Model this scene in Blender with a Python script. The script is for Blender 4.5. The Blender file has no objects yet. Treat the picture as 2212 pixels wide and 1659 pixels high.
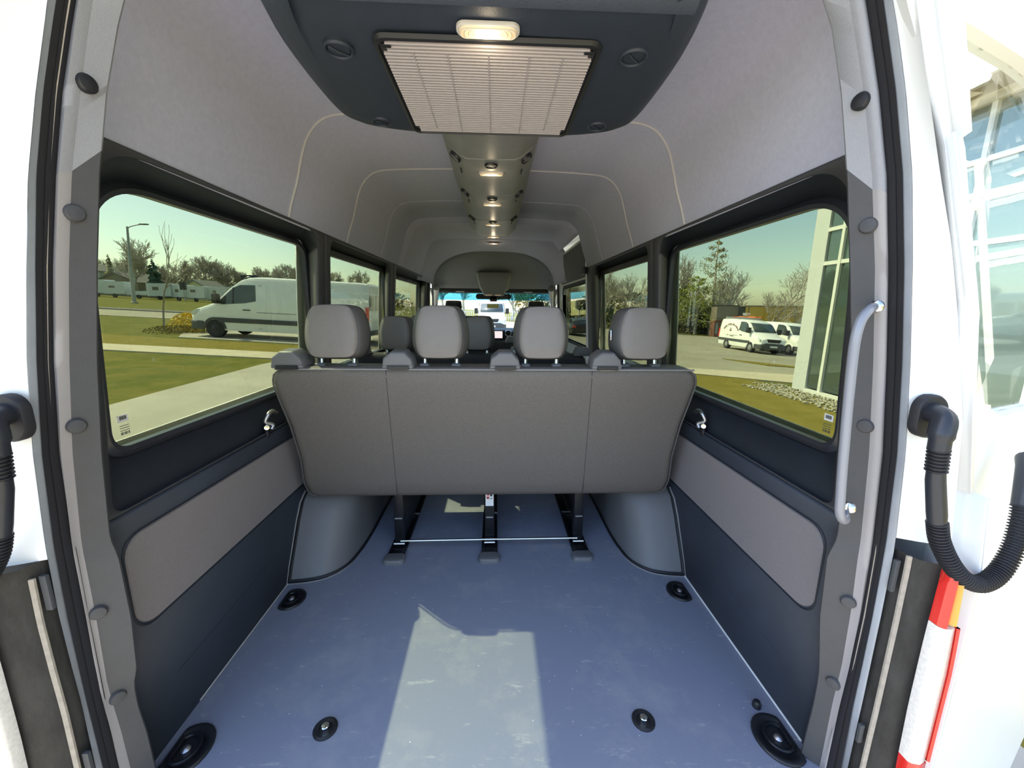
import bpy, bmesh, math, random
from mathutils import Vector, Matrix, noise
from math import sin, cos, pi, radians as rad
R = random.Random(7)
SC = bpy.context.scene
COL = SC.collection
# ---------------------------------------------------------------- camera, sky, sun, exposure
cam = bpy.data.cameras.new('camera'); cam_o = bpy.data.objects.new('camera', cam); COL.objects.link(cam_o)
cam.sensor_fit = 'HORIZONTAL'; cam.sensor_width = 36.0; cam.lens = 36.0*850/2212
cam.clip_start = .02; cam.clip_end = 600
_p, _y, _r = rad(10.95), rad(2.45), rad(.55)
_f = Vector((sin(_y)*cos(_p), cos(_y)*cos(_p), -sin(_p))); _rt = Vector((cos(_y), -sin(_y), 0)); _up = _rt.cross(_f)
_r2 = _rt*cos(_r)+_up*sin(_r); _u2 = _up*cos(_r)-_rt*sin(_r)
cam_o.matrix_world = Matrix(((_r2.x, _u2.x, -_f.x, .02), (_r2.y, _u2.y, -_f.y, 0), (_r2.z, _u2.z, -_f.z, 1.15), (0, 0, 0, 1)))
SC.camera = cam_o
SUN = Vector((-1, .33, 1.33)).normalized()
w = bpy.data.worlds.new('sky'); SC.world = w; w.use_nodes = True
nt = w.node_tree; bg = nt.nodes['Background']
sky = nt.nodes.new('ShaderNodeTexSky'); sky.sky_type = 'NISHITA'; sky.sun_disc = False
sky.sun_elevation = math.asin(SUN.z); sky.sun_rotation = math.atan2(SUN.x, SUN.y)
sky.air_density = 1.0; sky.dust_density = 1.2; sky.ozone_density = 1.0
nt.links.new(sky.outputs[0], bg.inputs[0]); bg.inputs[1].default_value = SKY_STRENGTH = .34
sl = bpy.data.lights.new('sun', 'SUN'); so = bpy.data.objects.new('sun', sl); COL.objects.link(so)
so.rotation_euler = SUN.to_track_quat('Z', 'Y').to_euler(); so.location = (-10, 3, 14)
sl.energy = 9.0; sl.angle = rad(.55); sl.color = (1, .92, .76)
SC.view_settings.view_transform = 'Standard'; SC.view_settings.look = 'None'
SC.view_settings.gamma = 1; SC.view_settings.use_curve_mapping = False
SC.view_settings.exposure = 0.75
SC.cycles.max_bounces = 10; SC.cycles.diffuse_bounces = 5; SC.cycles.transparent_max_bounces = 16
SC.cycles.sample_clamp_indirect = 6

# ---------------------------------------------------------------- materials
def mat(name, col, rough=.6, metal=0, var=0, vscale=8, bump=0, bscale=300, spec=.5, emit=None, es=0, col2=None, stretch=None, coat=0):
    m = bpy.data.materials.new(name); m.use_nodes = True
    t = m.node_tree; b = t.nodes['Principled BSDF']
    b.inputs['Base Color'].default_value = (*col, 1); b.inputs['Roughness'].default_value = rough
    b.inputs['Metallic'].default_value = metal; b.inputs['Specular IOR Level'].default_value = spec
    b.inputs['Coat Weight'].default_value = coat
    if emit: b.inputs['Emission Color'].default_value = (*emit, 1); b.inputs['Emission Strength'].default_value = es
    tc = t.nodes.new('ShaderNodeTexCoord'); src = tc.outputs['Object']
    if stretch:
        mp = t.nodes.new('ShaderNodeMapping'); mp.inputs['Scale'].default_value = stretch
        t.links.new(src, mp.inputs[0]); src = mp.outputs[0]
    if var or col2:
        n = t.nodes.new('ShaderNodeTexNoise'); n.inputs['Scale'].default_value = vscale; n.inputs['Detail'].default_value = 12 if 'grass' in name else 6
        n.inputs['Roughness'].default_value = .80 if 'grass' in name else .65
        t.links.new(src, n.inputs['Vector'])
        r = t.nodes.new('ShaderNodeValToRGB'); r.color_ramp.elements[0].position = .36; r.color_ramp.elements[1].position = .66
        c2 = col2 or tuple(min(1, c*(1+var)) for c in col); c1 = col if col2 else tuple(c*(1-var) for c in col)
        r.color_ramp.elements[0].color = (*c1, 1); r.color_ramp.elements[1].color = (*c2, 1)
        t.links.new(n.outputs['Fac'], r.inputs[0]); t.links.new(r.outputs[0], b.inputs['Base Color'])
    if bump:
        n2 = t.nodes.new('ShaderNodeTexNoise'); n2.inputs['Scale'].default_value = bscale; n2.inputs['Detail'].default_value = 3
        t.links.new(src, n2.inputs['Vector'])
        bp = t.nodes.new('ShaderNodeBump'); bp.inputs['Strength'].default_value = bump; bp.inputs['Distance'].default_value = .002
        t.links.new(n2.outputs['Fac'], bp.inputs['Height']); t.links.new(bp.outputs[0], b.inputs['Normal'])
    return m

def glass(name, tint, refl=1.0):
    m = bpy.data.materials.new(name); m.use_nodes = True; t = m.node_tree
    t.nodes.remove(t.nodes['Principled BSDF']); out = t.nodes['Material Output']
    tr = t.nodes.new('ShaderNodeBsdfTransparent'); tr.inputs[0].default_value = (*tint, 1)
    gl = t.nodes.new('ShaderNodeBsdfGlossy'); gl.inputs['Roughness'].default_value = .01; gl.inputs[0].default_value = (refl, refl, refl, 1)
    lw = t.nodes.new('ShaderNodeLayerWeight'); lw.inputs[0].default_value = .5
    pw = t.nodes.new('ShaderNodeMath'); pw.operation = 'POWER'; pw.inputs[1].default_value = 5; t.links.new(lw.outputs['Facing'], pw.inputs[0])
    fr = t.nodes.new('ShaderNodeMath'); fr.operation = 'MULTIPLY_ADD'; fr.inputs[1].default_value = .92; fr.inputs[2].default_value = .03; t.links.new(pw.outputs[0], fr.inputs[0])
    mx = t.nodes.new('ShaderNodeMixShader')
    t.links.new(fr.outputs[0], mx.inputs[0]); t.links.new(tr.outputs[0], mx.inputs[1]); t.links.new(gl.outputs[0], mx.inputs[2])
    t.links.new(mx.outputs[0], out.inputs[0]); return m

M = dict(
 headliner=mat('headliner_fabric', (.57, .572, .70), .95, bump=.25, bscale=260, var=.04, vscale=60, spec=.1),
 seam=mat('welt_cord', (.62, .59, .56), .8),
 trim_dark=mat('dark_grey_trim_plastic', (.072, .071, .075), .62, bump=.2, bscale=420, var=.04, vscale=30),
 trim_edge=mat('trim_edge_plastic', (.36, .335, .335), .55, bump=.2, bscale=420),
 trim_light=mat('light_grey_trim_plastic', (.32, .32, .345), .55, bump=.3, bscale=650, var=.04, vscale=300),
 wall=mat('wall_panel_plastic', (.036, .044, .062), .6, bump=.25, bscale=350, var=.08, vscale=6),
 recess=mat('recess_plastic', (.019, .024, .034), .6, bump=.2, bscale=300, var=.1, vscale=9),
 insert=mat('insert_fabric', (.26, .235, .24), .92, bump=.25, bscale=500, var=.04, vscale=160, spec=.2),
 rubber=mat('black_rubber', (.022, .021, .025), .55, bump=.1, bscale=200),
 rubber_gloss=mat('window_rubber', (.03, .032, .04), .35),
 seat=mat('grey_leatherette', (.152, .138, .127), .55, bump=.35, bscale=420, var=.16, vscale=260, spec=.4),
 seat_dark=mat('dark_seat_fabric', (.045, .046, .052), .9, bump=.2, bscale=500),
 head=mat('headrest_leatherette', (.225, .206, .196), .45, bump=.12, bscale=520, var=.03, vscale=30, spec=.45),
 head_dark=mat('headrest_side_leatherette', (.10, .097, .097), .5, bump=.12, bscale=520),
 piping=mat('seat_piping', (.26, .255, .26), .6),
 guide=mat('belt_guide_plastic', (.16, .16, .168), .45, bump=.1, bscale=400),
 black=mat('black_plastic', (.016, .017, .020), .4, bump=.1, bscale=250),
 black_metal=mat('black_painted_steel', (.010, .011, .014), .34, spec=.28),
 chrome=mat('chrome', (.75, .75, .76), .18, metal=1),
 steel=mat('brushed_steel', (.55, .55, .57), .35, metal=1),
 paint_bar=mat('grey_painted_handle', (.27, .275, .31), .3, spec=.6, coat=.3),
 ac=mat('ac_housing_plastic', (.030, .040, .060), .5, bump=.25, bscale=300, var=.05, vscale=20),
 duct=mat('duct_plastic', (.26, .265, .25), .42, bump=.15, bscale=300, var=.06, vscale=9),
 slat=mat('grille_slat_plastic', (.45, .415, .425), .4, spec=.5),
 slat_back=mat('grille_backing', (.05, .046, .046), .7),
 lens=mat('lamp_lens', (.80, .68, .50), .22, emit=(1, .60, .22), es=.10),
 bulb=mat('lamp_bulb', (1, .9, .7), .3, emit=(1, .78, .42), es=11.0),
 white=mat('white_van_paint', (.94, .94, .93), .28, spec=.5, coat=.4),
 jamb=mat('door_jamb_paint', (.33, .35, .385), .35, var=.05, vscale=20),
 door_in=mat('door_inner_paint', (.97, .97, .96), .4),
 dusty=mat('dusty_black_plastic', (.010, .010, .011), .6, col2=(.036, .035, .034), vscale=9, bump=.2, bscale=60, stretch=(3, 3, 1)),
 beige=mat('dusty_strip', (.42, .37, .31), .7, var=.12, vscale=60),
 red=mat('tail_red', (.75, .03, .02), .15, emit=(1, .06, .03), es=.0, coat=.6),
 orange=mat('tail_amber', (.95, .42, .06), .15, coat=.6),
 clear=mat('tail_clear', (.85, .80, .74), .12, coat=.6, var=.1, vscale=150),
 paper=mat('label_paper', (.85, .85, .84), .7), ink=mat('label_ink', (.03, .03, .03), .7), ink_red=mat('label_red', (.5, .04, .04), .7),
 belt=mat('belt_web', (.05, .045, .05), .8),
 cab=mat('cab_lining_cloth', (.24, .245, .25), .95, bump=.2, bscale=260, spec=.1), console=mat('console_plastic', (.33, .335, .33), .6),
 reveal=mat('window_reveal_plastic', (.135, .125, .130), .6, bump=.15, bscale=300),  # window sun on the front side of the reveals is put into this colour
 # outside
 lawn=mat('lawn_grass', (.075, .100, .012), .95, col2=(.20, .165, .040), vscale=1.1, bump=.6, bscale=9, spec=.1),
 lawn_dry=mat('dry_lawn_grass', (.16, .135, .024), .95, col2=(.25, .20, .05), vscale=1.7, bump=.6, bscale=12, spec=.1),
 concrete=mat('concrete', (.42, .39, .335), .9, var=.10, vscale=.8, bump=.2, bscale=14, spec=.2),
 walk=mat('sidewalk_concrete', (.52, .46, .35), .9, var=.06, vscale=1.2, spec=.2),
 asphalt=mat('lot_asphalt', (.32, .295, .23), .9, var=.12, vscale=.3, bump=.2, bscale=10, spec=.2),
 kerb=mat('road_edge', (.13, .125, .11), .9),
 stone=mat('bed_stone', (.40, .375, .30), .8, var=.3, vscale=9),
 bark=mat('bark', (.33, .295, .24), .9, var=.25, vscale=6),
 bark_pale=mat('pale_bark', (.47, .44, .38), .9, var=.2, vscale=6),
 twig=mat('twigs', (.44, .40, .335), .9), bud=mat('budding_twigs', (.34, .32, .12), .9),
 conifer=mat('conifer_needles', (.07, .12, .075), .9, var=.4, vscale=3),
 pine=mat('pine_needles', (.27, .30, .045), .9, var=.4, vscale=2.5),
 bush=mat('forsythia_blossom', (.72, .52, .04), .8, var=.3, vscale=12),
 bush_brown=mat('dry_shrub', (.30, .27, .13), .9, var=.3, vscale=9),
 car_glass=mat('vehicle_dark_glass', (.05, .065, .065), .06, spec=.8),
 car_glass_pale=mat('vehicle_pale_glass', (.25, .36, .36), .06, spec=.8),
 tyre=mat('tyre', (.025, .025, .026), .8), alloy=mat('wheel_rim', (.5, .5, .5), .35, metal=.7),
 car_black=mat('black_car_paint', (.012, .012, .015), .15, coat=.5),
 grey_plastic=mat('grey_bumper_plastic', (.07, .075, .08), .55),
 facade=mat('facade_panel', (.62, .64, .66), .5, var=.02, vscale=2), mullion=mat('white_mullion', (.78, .78, .76), .4),
 tinted=mat('facade_glass', (.13, .18, .17), .03, metal=.55, spec=.9),
 soffit=mat('bronze_soffit', (.22, .19, .13), .45), yellow=mat('ochre_cladding', (.62, .42, .06), .7, var=.1, vscale=2, stretch=(2, 2, .2)),
 brown=mat('brown_cladding', (.20, .17, .13), .8, var=.1, vscale=2), brick=mat('brick_red', (.22, .10, .07), .9, var=.2, vscale=4),
 roof=mat('shingle_roof', (.13, .125, .13), .9, var=.2, vscale=3), siding=mat('house_siding', (.42, .46, .42), .8, var=.06, vscale=2),
 siding_tan=mat('tan_siding', (.55, .52, .30), .8), trailer=mat('trailer_panel', (.62, .64, .64), .35, var=.06, vscale=1),
 lamp_metal=mat('galvanised_pole', (.36, .37, .38), .5), sign_black=mat('sign_black', (.015, .017, .02), .4),
 orange_ladder=mat('orange_ladder', (.75, .16, .04), .5), wood=mat('fence', (.3, .28, .24), .9),
 blue_band=mat('shade_band', (.02, .16, .35), .2), screen=mat('dash_screen', (.2, .16, .16), .2, emit=(.75, .62, .62), es=.8),
 tag=mat('yellow_tag', (.72, .66, .22), .6), headlamp=mat('headlamp', (.75, .77, .77), .1, coat=.5),
)
M['tint'] = glass('tinted_window_glass', (.485, .515, .415))
M['clearglass'] = glass('clear_glass', (.95, .965, .95))
M['windscreen'] = glass('windscreen_glass', (.90, .94, .89))
M['bandglass'] = glass('blue_band_glass', (.09, .40, .66))

# vinyl floor with faint scuffs, dust smears and pale flecks
def floor_mat():
    m = mat('blue_grey_vinyl', (.098, .112, .165), .5, bump=.12, bscale=700, spec=.35)
    t = m.node_tree; b = t.nodes['Principled BSDF']; tc = t.nodes.new('ShaderNodeTexCoord')
    def nz(s, d, r, lo, hi, st=None):
        n = t.nodes.new('ShaderNodeTexNoise'); n.inputs['Scale'].default_value = s; n.inputs['Detail'].default_value = d; n.inputs['Roughness'].default_value = r
        if st:
            mp = t.nodes.new('ShaderNodeMapping'); mp.inputs['Scale'].default_value = st; mp.inputs['Rotation'].default_value = (0, 0, .5)
            t.links.new(tc.outputs['Object'], mp.inputs[0]); t.links.new(mp.outputs[0], n.inputs[0])
        else: t.links.new(tc.outputs['Object'], n.inputs[0])
        q = t.nodes.new('ShaderNodeMapRange'); q.inputs[1].default_value = lo; q.inputs[2].default_value = hi
        t.links.new(n.outputs[0], q.inputs[0]); return q.outputs[0]
    def mixc(f, a, bcol, amt):
        x = t.nodes.new('ShaderNodeMix'); x.data_type = 'RGBA'
        ml = t.nodes.new('ShaderNodeMath'); ml.operation = 'MULTIPLY'; ml.inputs[1].default_value = amt; t.links.new(f, ml.inputs[0])
        t.links.new(ml.outputs[0], x.inputs[0])
        if isinstance(a, tuple): x.inputs[6].default_value = (*a, 1)
        else: t.links.new(a, x.inputs[6])
        x.inputs[7].default_value = (*bcol, 1); return x.outputs[2]
    c = mixc(nz(3.2, 9, .72, .50, .72), (.228, .248, .322), (.40, .40, .40), .5)
    c = mixc(nz(7, 8, .8, .585, .66, (1, 3.2, 1)), c, (.56, .55, .53), .42)
    c = mixc(nz(2.1, 10, .82, .60, .68), c, (.50, .49, .46), .35)
    vo = t.nodes.new('ShaderNodeTexVoronoi'); vo.inputs['Scale'].default_value = 26; t.links.new(tc.outputs['Object'], vo.inputs['Vector'])
    q = t.nodes.new('ShaderNodeMapRange'); q.inputs[1].default_value = .055; q.inputs[2].default_value = .03; t.links.new(vo.outputs['Distance'], q.inputs[0])
    c = mixc(q.outputs[0], c, (.8, .8, .8), .7)
    t.links.new(c, b.inputs['Base Color']); return m
M['floor'] = floor_mat()

# ---------------------------------------------------------------- mesh helpers
def V(*a): return Vector(a)
class MB:
    def __init__(s): s.v = []; s.f = []
    def add(s, vs, fs):
        o = len(s.v); s.v += [tuple(p) for p in vs]; s.f += [tuple(i+o for i in f) for f in fs]; return s
    def box(s, x0, x1, y0, y1, z0, z1, rot=None, c=None):
        vs = [Vector((x, y, z)) for z in (z0, z1) for y in (y0, y1) for x in (x0, x1)]
        if rot is not None:
            c = Vector(c) if c is not None else Vector(((x0+x1)/2, (y0+y1)/2, (z0+z1)/2)); vs = [rot @ (p-c)+c for p in vs]
        return s.add(vs, [(0, 2, 3, 1), (4, 5, 7, 6), (0, 1, 5, 4), (2, 6, 7, 3), (0, 4, 6, 2), (1, 3, 7, 5)])
    def loft(s, loops, cap=True, closed=True, capa=None, capb=None):
        n = len(loops[0]); vs = [p for l in loops for p in l]; fs = []
        for i in range(len(loops)-1):
            for j in range(n if closed else n-1):
                k = (j+1) % n; fs.append((i*n+j, i*n+k, (i+1)*n+k, (i+1)*n+j))
        if (cap if capa is None else capa): fs.append(tuple(range(n-1, -1, -1)))
        if (cap if capb is None else capb): fs.append(tuple((len(loops)-1)*n+j for j in range(n)))
        return s.add(vs, fs)
    def sheet(s, rows): return s.loft(rows, cap=False, closed=False)
    def tube(s, pts, r, n=8, cap=True, closed=False):
        pts = [Vector(p) for p in pts]; N = len(pts); loops = []
        nrm = None
        for i, p in enumerate(pts):
            if closed: d = pts[(i+1) % N]-pts[i-1]
            else: d = pts[min(i+1, N-1)]-pts[max(i-1, 0)]
            d.normalize()
            if nrm is None:
                nrm = d.orthogonal().normalized()
            else:
                nrm = (nrm-d*nrm.dot(d))
                nrm = nrm.normalized() if nrm.length > 1e-6 else d.orthogonal().normalized()
            b = d.cross(nrm); rr = r[i] if isinstance(r, (list, tuple)) else r
            loops.append([p+(nrm*cos(2*pi*k/n)+b*sin(2*pi*k/n))*rr for k in range(n)])
        if closed: loops.append(loops[0])
        return s.loft(loops, cap=cap and not closed)
    def lathe(s, prof, o=(0, 0, 0), axis=(0, 0, 1), n=20, sx=1, sy=1, cap=True):
        a = Vector(axis).normalized(); u = a.orthogonal().normalized()
        if abs(a.z) > .99: u = Vector((1, 0, 0))
        w_ = a.cross(u); o = Vector(o)
        return s.loft([[o+a*h+(u*cos(2*pi*k/n)*sx+w_*sin(2*pi*k/n)*sy)*r for k in range(n)] for r, h in prof], cap=cap)
    def prism(s, poly, fn, d0, d1):   # poly 2D, fn(a,b,d)->point
        return s.loft([[fn(a, b, d0) for a, b in poly], [fn(a, b, d1) for a, b in poly]])
    def ell(s, c, rx, ry, rz, n=14, m=8):
        c = Vector(c); L = []
        for i in range(m+1):
            t = pi*i/m; L.append([c+Vector((rx*max(sin(t), .001)*cos(2*pi*k/n), ry*max(sin(t), .001)*sin(2*pi*k/n), -rz*cos(t))) for k in range(n)])
        return s.loft(L)
    def build(s, name, m, parent=None, smooth=38, bevel=0, solid=0, bseg=2, soff=0, wn=False):
        me = bpy.data.meshes.new(name); me.from_pydata(s.v, [], s.f)
        bm = bmesh.new(); bm.from_mesh(me)
        bmesh.ops.remove_doubles(bm, verts=bm.verts, dist=1e-5)
        bmesh.ops.dissolve_degenerate(bm, edges=bm.edges, dist=1e-6)
        bmesh.ops.recalc_face_normals(bm, faces=bm.faces)
        if bevel:
            es = [e for e in bm.edges if len(e.link_faces) == 2 and e.calc_face_angle(0) > rad(35)]
            bmesh.ops.bevel(bm, geom=es, offset=bevel, segments=bseg, affect='EDGES', profile=.6, clamp_overlap=True)
        bm.to_mesh(me); bm.free()
        if smooth:
            me.polygons.foreach_set('use_smooth', [True]*len(me.polygons)); me.set_sharp_from_angle(angle=rad(smooth))
        me.materials.append(M[m] if isinstance(m, str) else m)
        o = bpy.data.objects.new(name, me); COL.objects.link(o)
        if parent: o.parent = parent
        if solid:
            md = o.modifiers.new('thickness', 'SOLIDIFY'); md.thickness = solid; md.offset = soff
        return o

def empty(name, label=None, cat=None, loc=(0, 0, 0), rz=0, group=None, kind=None):
    o = bpy.data.objects.new(name, None); COL.objects.link(o); o.location = loc; o.rotation_euler = (0, 0, rz); o.empty_display_size = .05
    return tag(o, label, cat, group, kind)
def tag(o, label=None, cat=None, group=None, kind=None):
    if label: o['label'] = label
    if cat: o['category'] = cat
    if group: o['group'] = group
    if kind: o['kind'] = kind
    return o
def struct(o, label=None): o['kind'] = 'structure'; return tag(o, label)
def copy_tree(o, parent=None, loc=None, rz=None):
    c = o.copy(); COL.objects.link(c)
    if parent: c.parent = parent
    if loc is not None: c.location = loc
    if rz is not None: c.rotation_euler = (0, 0, rz)
    for ch in list(o.children): copy_tree(ch, c)
    return c
def rrect(w_, h, r, n=6, cx=0, cy=0):
    out = []
    for (sx, sy, a0) in ((1, 1, 0), (-1, 1, 90), (-1, -1, 180), (1, -1, 270)):
        for k in range(n+1):
            a = rad(a0+90*k/n); out.append((cx+sx*(w_/2-r)+r*cos(a), cy+sy*(h/2-r)+r*sin(a)))
    return out
def chaikin(p, it=2):
    for _ in range(it):
        q = []
        for i in range(len(p)):
            a, b = p[i], p[(i+1) % len(p)]
            q += [tuple(.75*x+.25*y for x, y in zip(a, b)), tuple(.25*x+.75*y for x, y in zip(a, b))]
        p = q
    return p
def spline(pts, k=6):     # Catmull-Rom through points
    P = [Vector(p) for p in pts]; P = [P[0]*2-P[1]]+P+[P[-1]*2-P[-2]]; out = []
    for i in range(1, len(P)-2):
        a, b, c, d = P[i-1:i+3]
        for j in range(k):
            t = j/k; out.append(.5*((2*b)+(c-a)*t+(2*a-5*b+4*c-d)*t*t+(3*b-a-3*c+d)*t**3))
    return out+[P[-2]]
def lerp(x, xs, ys):
    if x <= xs[0]: return ys[0]
    for i in range(len(xs)-1):
        if x <= xs[i+1]: return ys[i]+(ys[i+1]-ys[i])*(x-xs[i])/(xs[i+1]-xs[i])
    return ys[-1]

def rpoly(cs, n=14):
    """rounded quadrilateral from corners (a, b, radius), n points per corner"""
    out = []
    for i, (a, b, r) in enumerate(cs):
        P, A, B = Vector((a, b)), Vector(cs[i-1][:2]), Vector(cs[(i+1) % len(cs)][:2])
        p0, p2 = P+(A-P).normalized()*r, P+(B-P).normalized()*r
        for k in range(n+1):
            t = k/n; q = p0*(1-t)**2+P*2*t*(1-t)*1.0+p2*t*t; e = p0.lerp(p2, t)*.0+q; out.append((e.x, e.y))
    return out
# rear door frame: the trim edge, its ridge, its outer edge, the seal and the painted jamb, each a column of points from top to bottom
PILLAR = {
 'L_inner': [(-0.584, 0.805, 1.710), (-0.626, 0.805, 1.615), (-0.662, 0.805, 1.515), (-0.699, 0.805, 1.379), (-0.733, 0.805, 1.216), (-0.765, 0.805, 1.039), (-0.791, 0.805, 0.846), (-0.808, 0.805, 0.657), (-0.798, 0.805, 0.612), (-0.797, 0.805, 0.461), (-0.807, 0.805, 0.326), (-0.821, 0.805, 0.282), (-0.822, 0.805, 0.223), (-0.814, 0.805, 0.142), (-0.810, 0.805, -0.028)],
 'L_ridge': [(-0.618, 0.765, 1.680), (-0.649, 0.765, 1.590), (-0.680, 0.765, 1.495), (-0.719, 0.765, 1.366), (-0.754, 0.765, 1.212), (-0.786, 0.765, 1.044), (-0.816, 0.765, 0.862), (-0.835, 0.765, 0.682), (-0.838, 0.765, 0.640), (-0.841, 0.765, 0.498), (-0.846, 0.765, 0.370), (-0.847, 0.765, 0.327), (-0.845, 0.765, 0.272), (-0.840, 0.765, 0.195), (-0.836, 0.765, 0.034)],
 'L_outer': [(-0.627, 0.757, 1.674), (-0.660, 0.757, 1.585), (-0.693, 0.757, 1.491), (-0.729, 0.757, 1.363), (-0.765, 0.757, 1.211), (-0.797, 0.757, 1.045), (-0.823, 0.757, 0.865), (-0.835, 0.757, 0.687), (-0.836, 0.757, 0.646), (-0.840, 0.757, 0.505), (-0.843, 0.757, 0.378), (-0.844, 0.757, 0.336), (-0.845, 0.757, 0.281), (-0.844, 0.757, 0.206), (-0.844, 0.757, 0.047)],
 'L_seal': [(-0.635, 0.737, 1.659), (-0.668, 0.737, 1.572), (-0.700, 0.737, 1.481), (-0.737, 0.737, 1.357), (-0.769, 0.737, 1.209), (-0.801, 0.737, 1.048), (-0.829, 0.737, 0.872), (-0.846, 0.737, 0.700), (-0.849, 0.737, 0.660), (-0.854, 0.737, 0.523), (-0.854, 0.737, 0.400), (-0.854, 0.737, 0.359), (-0.854, 0.737, 0.305), (-0.853, 0.737, 0.232), (-0.852, 0.737, 0.077)],
 'L_jamb': [(-0.640, 0.722, 1.648), (-0.669, 0.722, 1.563), (-0.700, 0.722, 1.474), (-0.737, 0.722, 1.353), (-0.771, 0.722, 1.208), (-0.804, 0.722, 1.050), (-0.830, 0.722, 0.878), (-0.845, 0.722, 0.710), (-0.848, 0.722, 0.670), (-0.853, 0.722, 0.536), (-0.852, 0.722, 0.415), (-0.851, 0.722, 0.375), (-0.850, 0.722, 0.323), (-0.851, 0.722, 0.251), (-0.853, 0.722, 0.100)],
 'R_inner': [(0.576, 0.805, 1.756), (0.632, 0.805, 1.658), (0.668, 0.805, 1.553), (0.705, 0.805, 1.409), (0.742, 0.805, 1.235), (0.779, 0.805, 1.045), (0.806, 0.805, 0.836), (0.819, 0.805, 0.630), (0.802, 0.805, 0.582), (0.811, 0.805, 0.418), (0.834, 0.805, 0.270), (0.837, 0.805, 0.222), (0.837, 0.805, 0.158), (0.832, 0.805, 0.070), (0.823, 0.805, -0.114)],
 'R_ridge': [(0.614, 0.765, 1.728), (0.650, 0.765, 1.634), (0.686, 0.765, 1.535), (0.728, 0.765, 1.398), (0.766, 0.765, 1.232), (0.797, 0.765, 1.051), (0.826, 0.765, 0.851), (0.845, 0.765, 0.655), (0.848, 0.765, 0.609), (0.858, 0.765, 0.452), (0.860, 0.765, 0.312), (0.858, 0.765, 0.265), (0.855, 0.765, 0.205), (0.855, 0.765, 0.121), (0.855, 0.765, -0.055)],
 'R_outer': [(0.629, 0.757, 1.723), (0.664, 0.757, 1.630), (0.700, 0.757, 1.531), (0.741, 0.757, 1.396), (0.777, 0.757, 1.231), (0.809, 0.757, 1.052), (0.840, 0.757, 0.854), (0.856, 0.757, 0.660), (0.859, 0.757, 0.614), (0.864, 0.757, 0.459), (0.861, 0.757, 0.320), (0.859, 0.757, 0.274), (0.857, 0.757, 0.214), (0.854, 0.757, 0.131), (0.849, 0.757, -0.043)],
 'R_seal': [(0.640, 0.737, 1.709), (0.674, 0.737, 1.618), (0.709, 0.737, 1.522), (0.749, 0.737, 1.390), (0.785, 0.737, 1.230), (0.818, 0.737, 1.054), (0.846, 0.737, 0.862), (0.861, 0.737, 0.672), (0.862, 0.737, 0.628), (0.865, 0.737, 0.477), (0.866, 0.737, 0.341), (0.866, 0.737, 0.296), (0.866, 0.737, 0.238), (0.869, 0.737, 0.157), (0.874, 0.737, -0.014)],
 'R_jamb': [(0.644, 0.722, 1.698), (0.681, 0.722, 1.609), (0.715, 0.722, 1.515), (0.754, 0.722, 1.385), (0.788, 0.722, 1.228), (0.820, 0.722, 1.056), (0.849, 0.722, 0.868), (0.867, 0.722, 0.682), (0.870, 0.722, 0.638), (0.872, 0.722, 0.490), (0.872, 0.722, 0.357), (0.872, 0.722, 0.313), (0.872, 0.722, 0.255), (0.871, 0.722, 0.176), (0.870, 0.722, 0.009)],
}
CLIPS = {
 'L': [(-0.67, 0.777, 1.515, 0.957, -0.291, -0.0), (-0.728, 0.775, 1.308, 0.913, -0.408, -0.0), (-0.8, 0.775, 0.915, 0.854, -0.52, -0.0), (-0.832, 0.773, 0.499, 0.665, -0.747, -0.0), (-0.837, 0.779, 0.273, 0.858, -0.513, -0.0)],
 'R': [(0.685, 0.776, 1.526, -0.951, -0.309, 0.0), (0.742, 0.778, 1.313, -0.853, -0.522, 0.0), (0.812, 0.778, 0.909, -0.892, -0.451, 0.0), (0.845, 0.774, 0.483, -0.634, -0.773, 0.0), (0.851, 0.777, 0.252, -0.874, -0.487, 0.0)],
}
# ================================================================ THE VAN: floor, walls, windows, headliner
def wx(z):   # inner half width of the trimmed body at height z
    return lerp(z, [0, .64, .66, 1.49, 1.62, 1.76, 1.83, 1.865], [.855, .862, .855, .80, .757, .716, .668, .605])
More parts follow.
